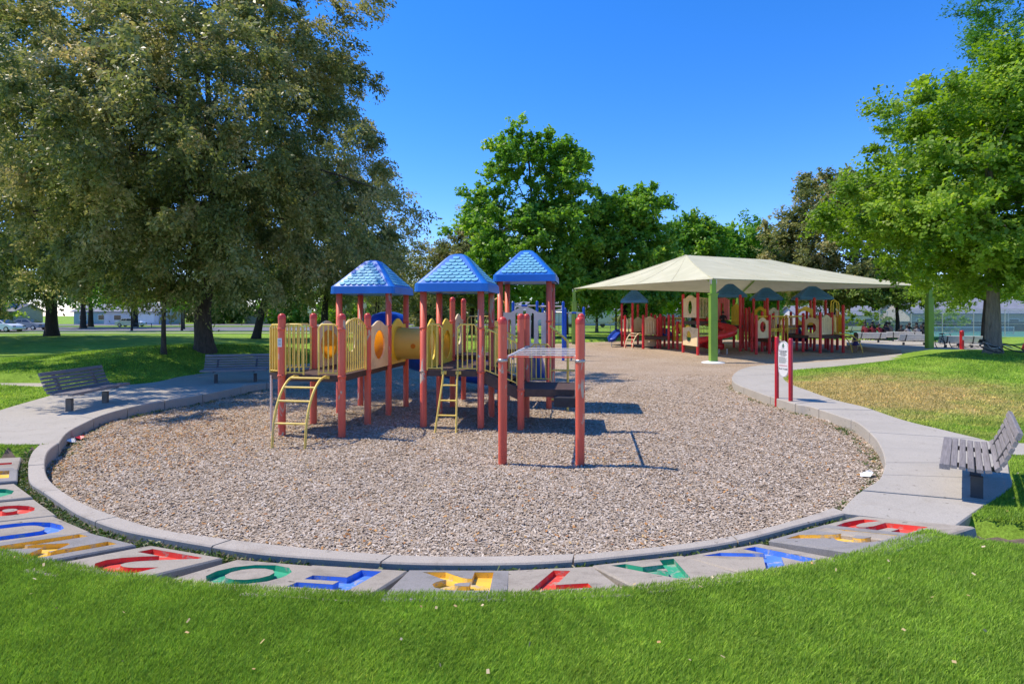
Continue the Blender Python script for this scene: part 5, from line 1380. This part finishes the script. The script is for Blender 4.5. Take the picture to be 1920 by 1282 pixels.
def house(label, loc, rz, w, d, h, rh, wall, garage=False, nwin=3):
    t_ = thing("house", label, "house", loc, rz)
    m_ = MB(); m_.box((0, 0, h / 2), (w, d, h)); m_.add([(-w / 2, -d / 2, h), (-w / 2, d / 2, h), (-w / 2, 0, h + rh), (w / 2, -d / 2, h), (w / 2, d / 2, h), (w / 2, 0, h + rh)], [(0, 1, 2), (3, 5, 4)]); m_.build("wall", wall, t_)
    m_ = MB(); e = .5; k = rh / (d / 2)
    for s_ in (-1, 1):
        m_.add([(-w / 2 - e, s_ * (d / 2 + e), h - e * k + .1), (w / 2 + e, s_ * (d / 2 + e), h - e * k + .1), (w / 2 + e, 0, h + rh + .1), (-w / 2 - e, 0, h + rh + .1),
                (-w / 2 - e, s_ * (d / 2 + e), h - e * k - .05), (w / 2 + e, s_ * (d / 2 + e), h - e * k - .05), (w / 2 + e, 0, h + rh - .05), (-w / 2 - e, 0, h + rh - .05)],
               [(0, 1, 2, 3), (4, 7, 6, 5), (0, 4, 5, 1), (0, 3, 7, 4), (1, 5, 6, 2)])
    m_.build("roof", "house_roof", t_)
    xs_ = [(-w / 2 + w * (i + .5) / nwin) for i in range(nwin)]
    for i, x_ in enumerate(xs_):
        if garage and i == nwin - 1:
            m_ = MB(); m_.box((x_, -d / 2 - .03, 1.1), (min(4.2, w / nwin * .9), .06, 2.2)); m_.build("garage_door", "white_paint", t_); continue
        m_ = MB(); m_.box((x_, -d / 2 - .02, 1.5), (1.7, .06, 1.2)); f = m_.build("window", "white_paint", t_)
        m_ = MB(); m_.box((x_, -d / 2 - .055, 1.5), (1.5, .02, 1.0)); m_.build("pane", "glass_dark", f)
    return t_
house("pale blue house with grey roof seen far off beneath the low linden branches", (-91, 128, 0), R(3), 12, 8, 2.9, 1.5, "wall_blue")
house("white garage house with wide door beside the pale blue house", (-80, 122, 0), R(-3), 12, 8, 2.9, 1.6, "wall_white", True, 2)
house("tan bungalow far away behind the parked cars", (-118, 126, 0), R(6), 17, 9, 2.9, 1.6, "wall_tan", True)
house("white bungalow glimpsed between the blue bar frame and the canopy", (14, 112, 0), R(0), 26, 9, 3.0, 1.6, "wall_white", nwin=6)
house("long pale house behind the far play structure's middle", (38, 116, 0), R(-3), 20, 9, 3.0, 1.7, "wall_tan", nwin=5)
house("grey roofed bungalow behind the tennis court fence", (81, 104, -.7), R(-6), 19, 10, 3.2, 2.6, "wall_tan", nwin=5)
house("low white house with long grey roof beside the grey roofed bungalow", (63, 112, -.7), R(-4), 15, 9, 2.8, 1.7, "wall_white", nwin=4)
house("pale house at the photo's edge behind the big maple trunk", (101, 104, -.7), R(-8), 17, 9, 3.2, 2.4, "wall_white", nwin=4)
def rv(label, loc, rz):
    t_ = thing("camper_van", label, "camper", loc, rz); m_ = MB(); m_.box((0, 0, 1.75), (7.2, 2.4, 2.3)); m_.box((3.9, 0, 1.1), (1.4, 2.2, 1.0)); m_.box((3.0, 0, 2.75), (2.6, 2.3, .5)); m_.build("body", "wall_white", t_)
    for x_ in (-2.4, -.6, 1.6):
        m_ = MB(); m_.box((x_, -1.22, 2.0), (1.1, .03, .6)); m_.build("window", "glass_dark", t_)
    m_ = MB(); m_.box((0, -1.22, 1.35), (7.0, .025, .12)); m_.build("stripe", "car_grey", t_)
    for x_ in (-2.2, 3.2):
        m_ = MB(); m_.tube([(x_, -1.15, .4), (x_, -.85, .4)], .4, 14); m_.build("wheel", "rubber_dark", t_)
rv("white camper van parked beyond the small lime green tree", (13.0, 93, .0), R(180))
car("grey car parked next to the white camper van", (20, 94, .0), R(180), "car_grey")

def board_fence(label, a_, b_, h, mat, z, step=2.4):
    a_, b_ = Vector((*a_, z)), Vector((*b_, z)); d = b_ - a_; n = int(d.length / step); an = math.atan2(d.y, d.x); t_ = thing("board_fence", label, "fence", a_, an)
    pm = MB(); pm.box((0, 0, 0), (.14, .022, h)); pme = pm.mesh("board", mat); L = d.length; k = int(L / .15)
    bb = MB()
    for i in range(k): bb.box((i * L / k + .07, -.02 + .004 * (i % 2), h / 2 + random.uniform(-.015, .015)), (L / k - .012, .02, h))
    bb.build("boards", mat, t_, kind="stuff")
    for i in range(n + 1):
        m_ = MB(); m_.box((i * L / n, .06, h / 2), (.1, .1, h + .05)); m_.build("post", mat, t_)
    for z_ in (.3, h - .25):
        m_ = MB(); m_.box((L / 2, .03, z_), (L, .06, .08)); m_.build("rail", mat, t_)
    return t_
board_fence("brown board fence behind the tennis court", (52, 95), (112, 93.5), 1.65, "fence_wood", -.72)
board_fence("pale board fence far behind the left lawn's second road", (-62, 130), (-22, 131), 1.8, "fence_pale", .0)
def link_fence(label, pts, h, z, step=3.0):
    t_ = thing("chain_link_fence", label, "fence", (pts[0][0], pts[0][1], z)); o_ = Vector((pts[0][0], pts[0][1], 0))
    for a_, b_ in zip(pts, pts[1:]):
        a_, b_ = Vector((*a_, 0)) - o_, Vector((*b_, 0)) - o_; n = max(1, int((b_ - a_).length / step))
        for i in range(n + 1):
            q = a_.lerp(b_, i / n); m_ = MB(); m_.tube([(q.x, q.y, 0), (q.x, q.y, h)], .04, 6); m_.build("post", "steel", t_)
        for z_ in (.1, h / 2, h):
            m_ = MB(); m_.tube([(a_.x, a_.y, z_), (b_.x, b_.y, z_)], .028, 5); m_.build("rail", "steel", t_)
        m_ = MB(); m_.add([(a_.x, a_.y, .05), (b_.x, b_.y, .05), (b_.x, b_.y, h), (a_.x, a_.y, h)], [(0, 1, 2, 3)]); m_.build("wire_mesh", "chain_link", t_)
link_fence("tall chain link fence along the near side of the tennis court", [(43, 65.5), (98, 65.5)], 3.4, -.66, 3.6)
link_fence("tall chain link fence along the far side of the tennis court", [(50, 92.5), (122, 92.5)], 3.4, -.7, 4.0)
link_fence("low chain link fence on the far lawn behind the blue bar frame", [(-8, 64), (18, 66)], 1.2, .0, 3.0)
nt_ = thing("tennis_net", "tennis net with a white top band on the green court", "net", (58, 79, -.66))
for x_ in (0, 12.8):
    m_ = MB(); m_.tube([(x_, 0, 0), (x_, 0, 1.1)], .05, 8); m_.build("post", "steel", nt_)
m_ = MB(); m_.box((6.4, 0, 1.0), (12.8, .03, .09)); m_.build("band", "white_paint", nt_)
m_ = MB(); m_.box((6.4, 0, .5), (12.8, .012, .9)); m_.build("netting", "chain_link", nt_)
# small posts and signs by the road
for px, Y, h, lb in ((450 / 1.0, 62, 1.9, "thin road sign post left of the leaning tree"), ):
    pass
def street_sign(label, px, Y, h):
    q = Q(px, Y, 0); t_ = thing("street_sign", label, "sign", (q.x, q.y, 0)); m_ = MB(); m_.tube([(0, 0, 0), (0, 0, h)], .05, 8); m_.build("pole", "steel", t_)
    m_ = MB(); m_.box((0, -.06, h - .35), (.45, .03, .7)); m_.build("plate", "white_paint", t_)
street_sign("small white sign on a thin pole seen between two red post caps", 581, 62, 3.0)
street_sign("small white sign on a thin pole seen under the first blue roof", 684, 66, 3.6)
street_sign("small white sign on a thin pole left of the first blue roof's back post", 648, 68, 3.4)
def litter_bin(label, px, Y, z):
    q = Q(px, Y, z)
# a park table frame on the far verge
q = G(271, 88); t_ = thing("park_table", "small bare table frame standing on the grass verge before the far street", "table", q)
m_ = MB(); m_.box((0, 0, .75), (2.6, .8, .06)); m_.build("tabletop", "bench_wood", t_)
for x_ in (-1.1, 1.1):
    m_ = MB(); m_.tube([(x_, 0, 0), (x_, 0, .75)], .05, 6); m_.build("leg", "bench_leg", t_)

# ------------------------------------------------------------------ trees
def crown_np(rng, lobes, ncl, nlf, ls, rc, droop=.0, bias=.45, twigs=7, asp=.5, flat=.7):
    "lobes: (x,y,z,rx,ry,rz) rows. returns leaf quads (V,F,tint) and clump centres"
    lobes = np.array(lobes, float); wts = (lobes[:, 3] * lobes[:, 4] * lobes[:, 5]) ** .75; wts /= wts.sum()
    li = rng.choice(len(lobes), ncl, p=wts); L = lobes[li]
    d = rng.normal(size=(ncl, 3)); d /= np.linalg.norm(d, axis=1)[:, None]
    wob_ = 1 + .13 * np.sin(d[:, 0] * 5 + li) * np.cos(d[:, 1] * 6 + 2 * li) + .10 * np.sin(d[:, 2] * 9 + d[:, 0] * 7)
    rr = (bias + (1 - bias) * rng.random(ncl) ** .7) * wob_
    c = L[:, :3] + d * L[:, 3:] * rr[:, None]
    outw = c - (lobes[:, :3] * wts[:, None]).sum(0); outw /= (np.linalg.norm(outw, axis=1)[:, None] + 1e-9)
    ctint = rng.random(ncl)
    cr_ = rc * (.6 + .8 * rng.random(ncl))
    # twigs within clump
    td = rng.normal(size=(ncl, twigs, 3)); td[..., 2] *= flat; td += outw[:, None, :] * .9 + np.array([0, 0, .25 - droop]); td /= np.linalg.norm(td, axis=2)[..., None]
    n = ncl * nlf; ci = np.repeat(np.arange(ncl), nlf); ti = rng.integers(0, twigs, n); s = rng.random(n) ** .8
    tdv = td[ci, ti]
    p = c[ci] + tdv * (s * cr_[ci])[:, None] + rng.normal(size=(n, 3)) * (.11 * cr_[ci])[:, None]
    p[:, 2] -= droop * (s ** 2) * cr_[ci] * .8
    nr = rng.normal(size=(n, 3)) * .75 + outw[ci] * .45 + np.array([0, 0, .75]); nr /= np.linalg.norm(nr, axis=1)[:, None]
    t = tdv + rng.normal(size=(n, 3)) * .6; t[:, 2] -= droop * 1.6; t -= nr * (t * nr).sum(1)[:, None]; t /= (np.linalg.norm(t, axis=1)[:, None] + 1e-9)
    b = np.cross(nr, t); l = ls * (.6 + .8 * rng.random(n))[:, None]; w_ = l * asp
    V = np.stack([p - t * l * .5, p + b * w_ * .5 + nr * l * .06, p + t * l * .5, p - b * w_ * .5 + nr * l * .06], 1).reshape(-1, 3)
    tint = np.clip(.6 * ctint[ci] + .4 * rng.random(n), 0, 1)
    return V, np.arange(4 * n).reshape(n, 4), np.repeat(tint, 4), c
CROWNS = {}
def limbs(rng, trunk_pts, trunk_r, centers, nmain, ntwig, th=.0):
    m_ = MB(); tp = [Vector(p) for p in trunk_pts]; k = len(tp)
    sp = cr(tp, 4); n = len(sp)
    rad = [trunk_r * (1.28 if i == 0 else 1.08 if i == 1 else 1.0) * (1 - .82 * (i / (n - 1)) ** 1.1) for i in range(n)]
    m_.tube([sp[0] - Vector((0, 0, .4))] + sp, [trunk_r * 1.5] + rad, 12)
    h_ = MB(); cs = centers
    sel = rng.choice(len(cs), min(len(cs), nmain + ntwig), replace=False); mains = []
    z0, z1 = sp[0].z, sp[-1].z
    for q, i in enumerate(sel):
        c = Vector(cs[i])
        if q < nmain:
            # leave the trunk below the clump
            tz = z0 + (z1 - z0) * (.28 + .6 * max(0, min(1, (c.z - z0) / max(1e-3, (z1 - z0) * 1.3)))) ; j = min(range(n), key=lambda a_: abs(sp[a_].z - tz)); j = min(max(j, int(n * .3)), n - 2)
            s_ = sp[j]; r0 = max(.03, rad[j] * .5); mm = s_.lerp(c, .5) + Vector((rng.normal() * .3, rng.normal() * .3, (c - s_).length * .12 * rng.random()))
            pts = cr([s_, mm, c], 4); m_.tube(pts, [r0 * (1 - .85 * a_ / (len(pts) - 1)) for a_ in range(len(pts))], 7, caps=False); mains.append((pts, r0))
        elif mains:
            best = None
            for pts, r0 in mains:
                for a_ in range(2, len(pts), 2):
                    dd = (pts[a_] - c).length
                    if best is None or dd < best[0]: best = (dd, pts[a_], r0 * .35)
            if best[0] < 2.6:
                s_ = best[1]; mm = s_.lerp(c, .5) + Vector((rng.normal() * .2, rng.normal() * .2, .15)); rr_ = max(.012, best[2] * .7)
                h_.tube([s_, mm, c], [rr_, rr_ * .6, rr_ * .2], 4, caps=False)
    return m_, h_
def tree(name, label, cat, loc, trunk, tr, lobes, ncl, nlf, ls, rc, leaf, bark, seed, droop=.0, nmain=14, ntwig=60, group=None, asp=.5, bias=.45, rz=0):
    rng = np.random.default_rng(seed); t_ = thing(name, label, cat, loc, rz, group)
    V, Fc, tint, c = crown_np(rng, lobes, ncl, nlf, ls, rc, droop, bias, asp=asp)
    a_, b_ = limbs(rng, trunk, tr, c, nmain, ntwig)
    a_.build("trunk", bark, t_)
    if b_.v: b_.build("branches", bark, t_, kind="stuff")
    link("crown", np_mesh("crown", V, Fc, leaf, tint), t_, kind="stuff")
    return t_
def at(px, Y, dz=0): return G(px, Y, dz - .03)
KL = "linden_tree"
# 1 the big linden
tree(KL, "huge olive green linden with a thick leaning trunk behind the shaded bench, filling the sky", "tree", at(384, 21),
     [(0, 0, 0), (-.08, 0, 1.4), (.1, 0, 2.6), (.3, 0, 4.6), (.1, .2, 8), (0, 0, 12)], .33,
     [(0, 0, 5.6, 6.6, 6, 3.2), (-.8, 0, 9.8, 6.0, 5.6, 4.2), (1.7, 0, 8.6, 4.6, 5, 4.6), (.4, 0, 13.4, 4.7, 4.6, 3.6), (4.0, -.8, 4.6, 3.7, 3.8, 2.0), (-4.5, -.8, 4.4, 3.8, 4, 2.2), (3.2, 0, 11.9, 3.2, 3.2, 2.7), (-3.4, -.8, 12.4, 3.8, 3.8, 3.2), (1, -2, 3.4, 5.5, 3, 1.3), (4.9, 0, 7.2, 2.3, 3, 2.5), (1.5, -4.0, 6.6, 4.8, 3.2, 3.2), (2.8, -2.5, 3.5, 5.0, 3.5, 1.4), (1.0, -6.3, 7.6, 4.4, 2.5, 3.0), (-2.5, -1, 6.6, 4.2, 4, 3)],
     1000, 370, .135, .80, "leaf_linden", "bark", 1, droop=.42, nmain=30, ntwig=180, asp=.45, bias=.62)
# 2 left lindens
tree(KL, "big linden with a dark stout trunk between the parked cars and the big leaning linden", "tree", at(97, 40), [(0, 0, 0), (0, 0, 3), (.2, 0, 8), (0, 0, 16)], .40,
     [(0, 0, 9, 8.5, 8, 5.5), (0, 0, 16, 8, 7.5, 6.5), (6, 0, 11, 5, 5, 4.5), (3, -2, 5.4, 5, 5, 2.6), (-4, -2, 4.6, 5.5, 5, 2.6)], 400, 150, .24, 1.35, "leaf_linden", "bark_dark", 2, droop=.3, nmain=14, ntwig=50, bias=.4)
tree(KL, "towering linden whose trunk is out of view, its drooping branches hanging in from the side", "tree", at(-122, 33), [(0, 0, 0), (0, 0, 4), (.4, 0, 9), (0, 0, 17)], .45,
     [(0, 0, 10, 9.0, 8, 5.5), (0, 0, 18, 8.5, 7.5, 6.0), (4.5, -1, 7, 5, 4.5, 3), (3, -1, 5, 5.5, 5, 2.0)],
     360, 190, .24, 1.4, "leaf_linden", "bark", 3, droop=.35, nmain=16, ntwig=60, bias=.4)
tree("young_tree", "slim young tree with a straight thin trunk between the leaning linden and the pale bench", "tree", at(307, 19.5), [(0, 0, 0), (0, 0, 1.5), (.08, 0, 3), (0, 0, 5)], .085,
     [(0, 0, 3.3, 1.6, 1.5, 1.2), (0, 0, 4.8, 1.3, 1.3, 1.4)], 70, 120, .12, .6, "leaf_linden", "bark", 4, droop=.3, nmain=6, ntwig=16)
tree(KL, "linden with a slanting dark trunk seen just beside the yellow platform", "tree", at(492, 43), [(-.5, 0, 0), (0, 0, 2.4), (.6, 0, 5), (.5, 0, 10)], .32,
     [(0, 0, 8, 5.8, 5.5, 5.0), (1, 0, 11, 4.6, 4.5, 4.5), (.5, -1, 5.2, 5.0, 4.4, 2.0)], 300, 150, .2, 1.1, "leaf_linden", "bark_dark", 5, droop=.35, nmain=10, ntwig=40)
tree(KL, "dark forked linden standing directly behind the first blue roof", "tree", at(609, 46), [(0, 0, 0), (0, 0, 2.2), (.2, 0, 4.5), (.3, 0, 10)], .36,
     [(1, 0, 8, 6.2, 5.5, 5.0), (1.6, 0, 11, 4.8, 4.5, 4.2), (0, -1, 5, 5, 5, 2)], 300, 130, .24, 1.1, "leaf_linden", "bark_dark", 6, droop=.35, nmain=12, ntwig=40)
tree(KL, "smaller dark linden behind the yellow crawl tube", "tree", at(705, 60), [(0, 0, 0), (.1, 0, 2.2), (.2, 0, 4.5), (.3, 0, 9)], .36,
     [(1.5, 0, 8, 6.0, 5.5, 4.2), (3, 0, 6, 5, 4, 3), (-2, 0, 7, 5, 5, 3)], 230, 120, .27, 1.3, "leaf_linden", "bark_dark", 7, droop=.3, nmain=12, ntwig=30)
# middle: tall maple and its neighbours
tree("maple_tree", "tallest green tree in the middle, with an open irregular top against the blue sky", "tree", at(1002, 50), [(0, 0, 0), (.1, 0, 4), (.0, 0, 9), (-.6, 0, 17)], .34,
     [(-1.2, 0, 8.5, 5.6, 5, 4.2), (2.2, 0, 9.5, 3.6, 4, 5.0), (-4.6, 0, 11.6, 2.6, 3, 1.6), (-1.2, 0, 15.0, 3.6, 2.8, 2.7), (3.0, 0, 14.3, 2.3, 2.4, 2.5), (-1.9, 0, 17.3, 1.4, 1.4, 1.6), (.9, 0, 16.8, 1.5, 1.3, 1.2), (0, -1, 4.8, 5.4, 4, 2.6)],
     420, 170, .31, 1.05, "leaf_oak", "bark_dark", 8, nmain=22, ntwig=60, asp=.7, bias=.3)
tree("maple_tree", "broad green tree between the tallest tree and the canopy", "tree", at(1172, 52), [(0, 0, 0), (0, 0, 3), (0, 0, 7), (.2, 0, 12)], .3,
     [(0, 0, 8.2, 4.2, 4, 4.4), (-1, 0, 11.2, 2.5, 2.6, 2.8), (1.9, 0, 11.5, 2.0, 2.2, 2.5), (0, -1, 4.6, 4.8, 4, 2.6), (-1.2, 0, 8.5, 4, 3, 3)], 340, 170, .31, 1.1, "leaf_oak", "bark_dark", 9, nmain=14, ntwig=40, asp=.7)
tree(KL, "brownish linden low in the gap between the dark lindens and the tallest tree", "tree", at(885, 62), [(0, 0, 0), (0, 0, 3), (0, 0, 6), (.2, 0, 10)], .3,
     [(0, 0, 7.6, 3.9, 4, 3.8), (1, 0, 11, 2.7, 2.4, 3.0), (-2, 0, 7.5, 2.6, 3, 2.6), (.5, 0, 4.8, 4, 4, 2)], 260, 150, .3, 1.2, "leaf_linden", "bark_dark", 10, droop=.25, nmain=12, ntwig=30)
tree("maple_tree", "rounded mid-green tree just behind the canopy's raised ridge", "tree", at(1300, 62), [(0, 0, 0), (0, 0, 3), (0, 0, 6), (.2, 0, 11)], .28,
     [(0, 0, 8, 3.6, 4, 4.4), (-.8, 0, 10.8, 2.2, 2.4, 2.4), (1.6, 0, 9.5, 2.2, 2.2, 2.6), (-2.5, 0, 6, 3, 3, 3), (0, 0, 4.6, 5, 3, 2.6)], 270, 150, .34, 1.2, "leaf_oak", "bark_dark", 11, nmain=12, ntwig=30, asp=.7)
tree("maple_tree", "dark green low tree in the dip right of the canopy's ridge", "tree", at(1398, 70), [(0, 0, 0), (0, 0, 3), (0, 0, 6), (.2, 0, 11)], .28,
     [(0, 0, 9.2, 3.8, 4, 4.2), (-2, 0, 8.2, 3, 3, 3.8), (2.6, 0, 8.2, 3, 3, 3.6), (0, 0, 5, 5.6, 4, 2.6)], 270, 140, .37, 1.3, "leaf_oak", "bark_dark", 12, nmain=10, ntwig=20, asp=.7)
tree(KL, "olive linden with a full round crown between canopy and big maple", "tree", at(1560, 52), [(0, 0, 0), (0, 0, 3), (0, 0, 7), (.2, 0, 12)], .36,
     [(0, 0, 8.5, 5.2, 5, 4.6), (-.3, 0, 12.6, 3.0, 3.2, 3.0), (2.8, 0, 12.0, 2.6, 2.6, 2.8), (-3.4, 0, 8.5, 2.8, 3, 3.2), (0, -1, 5.2, 5.4, 5, 2.2)], 420, 160, .31, 1.1, "leaf_linden", "bark_dark", 13, droop=.25, nmain=14, ntwig=40)
# right: near sunlit maple and the darker locust behind it
tree("maple_tree", "bright sunlit maple with a pale grey trunk on the grassy mound", "tree", at(1862, 20), [(0, 0, 0), (0, 0, 1.2), (0, 0, 2.2), (.0, 0, 3.4), (-.1, 0, 6), (-.2, 0, 9.4)], .26,
     [(1.1, 0, 3.9, 4.2, 4.4, 1.5), (-2.6, -.5, 4.7, 3.1, 3.2, 1.4), (-.6, 0, 6.4, 4.0, 4, 2.2), (-1.5, 0, 8.6, 2.3, 2.8, 1.7), (2.5, 0, 7.5, 4, 4, 3.2), (2.8, 0, 4.0, 4, 4, 1.8), (-3.4, 0, 5.0, 2.4, 2.6, 1.3), (2.0, -2.5, 3.2, 2.6, 2.0, 1.0), (.5, 0, 9.4, 2.2, 2.6, 1.6)],
     760, 220, .135, .72, "leaf_bright", "bark_grey", 14, nmain=24, ntwig=110, asp=.75, bias=.3)
tree("locust_tree", "tall feathery dark green locust rising behind the sunlit maple", "tree", at(1975, 27), [(0, 0, 0), (0, 0, 4), (-.4, 0, 8), (-.6, 0, 16)], .4,
     [(-1.5, 0, 10.5, 5.6, 5, 3.0), (-5.4, 0, 10.6, 2.6, 2.4, 2.3), (-1.5, 0, 16.5, 2.3, 3.8, 3.8), (.5, 0, 15, 3.2, 4, 5), (-3.0, 0, 7.2, 4.2, 4, 2.0)], 320, 190, .17, .95, "leaf_locust", "bark", 15, droop=.1, nmain=20, ntwig=60, asp=.4)
tree("small_tree", "small dark tree shading the people at the picnic tables", "tree", at(1683, 48), [(0, 0, 0), (0, 0, 1.6), (-.1, 0, 3), (0, 0, 5)], .19,
     [(-1, 0, 3.9, 3.4, 3.2, 1.3), (1.2, 0, 4.3, 2.6, 3, 1.4), (-3.2, 0, 3.9, 2.2, 2.2, 1.1), (0, 0, 5.6, 2.8, 2.8, 1.4)], 190, 130, .2, .8, "leaf_dark", "bark_dark", 16, nmain=12, ntwig=30, asp=.65)
tree("small_tree", "small forked tree close behind the sunlit maple's trunk", "tree", at(1843, 37), [(0, 0, 0), (.05, 0, 1.5), (.1, 0, 2.6), (.2, 0, 4.4)], .16,
     [(-2.0, 0, 3.6, 2.2, 2.2, 1.1), (1, 0, 4.5, 2.6, 2.4, 1.4), (-.6, 0, 5, 2.4, 2.2, 1.2)], 120, 120, .17, .7, "leaf_bright", "bark_dark", 17, nmain=10, ntwig=24, asp=.65)
tree("small_tree", "small lime green tree on the sunny lawn just left of the canopy column", "tree", at(1119, 66), [(0, 0, 0), (0, 0, 1.6), (0, 0, 3), (0, 0, 5.2)], .2,
     [(0, 0, 4.2, 3.4, 3, 1.8), (-.6, 0, 6, 2.4, 2.4, 1.5)], 110, 110, .25, .9, "leaf_lime", "bark_dark", 18, nmain=8, ntwig=16, asp=.65)
tree("small_tree", "small slender green tree between the camper van and the leftmost dark roof", "tree", at(1155, 72), [(0, 0, 0), (0, 0, 1.6), (0, 0, 3), (0, 0, 5)], .16,
     [(0, 0, 4.2, 2.4, 2.4, 1.8), (0, 0, 6.2, 1.9, 2, 1.4)], 80, 100, .27, .9, "leaf_oak", "bark_dark", 19, nmain=6, ntwig=12, asp=.65)
tree("small_tree", "yellowish sapling crown brushing the canopy's far corner", "tree", at(1062, 58), [(0, 0, 0), (0, 0, 3), (0, 0, 5), (0, 0, 8.5)], .2,
     [(0, 0, 6.5, 2.6, 2.4, 2.4), (.8, 0, 8.4, 2, 2, 1.6)], 90, 110, .25, .85, "leaf_lime", "bark_dark", 20, nmain=8, ntwig=16, asp=.65)
for i, (px, Y, lb) in enumerate(((156, 84, "darker trunked tree of the pair on the far verge"), (170, 92, "second, farther tree of the pair on the far verge"), (254, 92, "tree on the far verge beside the bare table frame"))):
    tree("verge_tree", lb, "tree", at(px, Y), [(0, 0, 0), (0, 0, 3), (0, 0, 6), (0, 0, 10)], .42,
         [(0, 0, 7, 7, 6, 3.2), (0, 0, 10, 5.5, 5, 4)], 110, 100, .42, 1.7, "leaf_oak" if i != 1 else "leaf_bright", "bark_dark", 30 + i, nmain=8, ntwig=12)
for i, (px, Y, lb) in enumerate(((247, 70, "thin roadside sapling before the far verge"), (341, 72, "thinner sapling of the pair by the big linden trunk"), (345, 80, "farther sapling of the pair by the big linden trunk"))):
    tree("sapling", lb, "tree", at(px, Y), [(0, 0, 0), (0, 0, 2), (0, 0, 3), (0, 0, 4.6)], .13,
         [(0, 0, 4.4, 1.9, 1.9, 1.5)], 40, 70, .3, .9, ("leaf_lime", "leaf_oak", "leaf_bright")[i], "bark_dark", 40 + i, nmain=5, ntwig=6)
# background belt of trees closing the horizon: four kinds, copied and turned
proto = []
for i, (lf, h_) in enumerate((("leaf_oak", 9), ("leaf_dark", 10), ("leaf_linden", 8.5), ("leaf_bright", 7.5))):
    proto.append((lf, h_))
belt = [(-118, 128), (-100, 145), (-84, 150), (-70, 140), (-56, 138), (-44, 146), (-34, 136), (-22, 140), (-12, 132), (-4, 142), (6, 130), (16, 136), (27, 128), (38, 134), (50, 130), (60, 126), (72, 124), (84, 128), (97, 120), (110, 118), (124, 112), (-136, 122),
        (-30, 100), (-14, 96), (20, 84), (31, 86), (42, 98)]
adj = ["broad", "narrow", "rounded", "ragged", "low", "domed", "full", "sparse", "tall"]; names_ = {"leaf_oak": "mid-green", "leaf_dark": "deep green", "leaf_linden": "olive", "leaf_bright": "light green"}
made = {}
belt += [(-128, 112), (-112, 116), (-96, 140), (-66, 128), (-50, 126), (-38, 124), (-150, 124), (-28, 128)]
LM = [(-400, "far beyond the photo's edge"), (25, "the white sedan"), (97, "the stout dark linden trunk"), (165, "the paired verge trees"), (205, "the pale blue house"), (240, "the white garage house"), (307, "the slim young tree"), (384, "the huge linden's trunk"), (430, "the pale board fence"), (490, "the slanting linden trunk"),
      (540, "the yellow platform"), (609, "the forked dark linden"), (690, "the first blue roof"), (765, "the yellow crawl tube"), (860, "the second blue roof"), (915, "the brownish linden"), (980, "the third blue roof"), (1040, "the blue bar frame"), (1076, "the canopy's thin far column"), (1119, "the lime green tree"), (1190, "the lone dark roof"),
      (1240, "the yellow tunnel"), (1337, "the nearest green column"), (1370, "the spiral slide"), (1436, "the middle dark roof"), (1522, "the right dark roof"), (1605, "the girl in purple"), (1650, "the red-shirt table"), (1712, "the second picnic table"), (1742, "the right green column"), (1803, "the red bollard"), (1862, "the sunlit maple's trunk"), (2300, "the houses outside the frame")]
used = {}
for i, (x_, y_) in enumerate(belt):
    lf, h_ = proto[(i * 7 + i // 4) % 4]; near = 80 < y_ < 101
    px = 960 + x_ / y_ * F; lm = min(LM, key=lambda l_: abs(l_[0] - px))[1]
    used.setdefault((lf, lm), []).append(y_)
    lb = f"{names_[lf]} background tree far behind {lm}"
    k_ = len(used[(lf, lm)])
    if k_ > 1: lb += (", farther back than its twin", ", the farthest there", ", at the very back")[min(k_ - 2, 2)]
    if lf not in made:
        t_ = tree("background_tree", lb, "tree", (x_, y_, 0), [(0, 0, 0), (0, 0, 3), (0, 0, 6), (0, 0, 9)], .35,
                  [(0, 0, h_ * .58, 5.6, 5, h_ * .44), (1.5, 0, h_ * .9, 3.6, 3.6, h_ * .28), (-2, 0, h_ * .78, 3.4, 3.4, h_ * .3), (0, 0, h_ * .25, 6.4, 5, h_ * .22)], 150, 75, .62, 1.6, lf, "bark_dark", 60 + i, nmain=8, ntwig=0)
        made[lf] = t_
    else:
        t_ = copy_tree(made[lf]); t_.location = (x_, y_, 0); t_.rotation_euler = (0, 0, i * 1.9); s_ = .85 + .3 * ((i * 37) % 10) / 10; t_.scale = (s_ * 1.1, s_ * 1.1, s_)
    if x_ > 50: t_.location.z = -.7
    if near: t_.scale = (.8, .8, .72)
    t_["group"] = f"{names_[lf]} background trees"; t_["label"] = lb
# hedge-like shrubs
def shrub(label, px, Y, rx, rz_, lf, seed):
    rng = np.random.default_rng(seed); q = G(px, Y); t_ = thing("shrub", label, "shrub", q)
    V, Fc, tint, c = crown_np(rng, [(0, 0, rz_ * .55, rx, rx * .8, rz_ * .5)], 60, 80, .26, .55); link("foliage", np_mesh("foliage", V, Fc, lf, tint), t_, kind="stuff")
    m_ = MB(); m_.tube([(0, 0, -.2), (0, 0, rz_ * .6)], .08, 6); m_.build("stem", "bark_dark", t_)
shrub("rounded pale green shrub in front of the brown board fence", 1771, 92, 3.2, 3.6, "leaf_bright", 71)
shrub("wide low shrub in front of the pale board fence", 640, 112, 4.5, 2.2, "leaf_oak", 72)
shrub("low green shrub seen over the court fence beyond the seated people", 1622, 86, 5, 3.4, "leaf_lime", 73)
q = G(1598, 38);
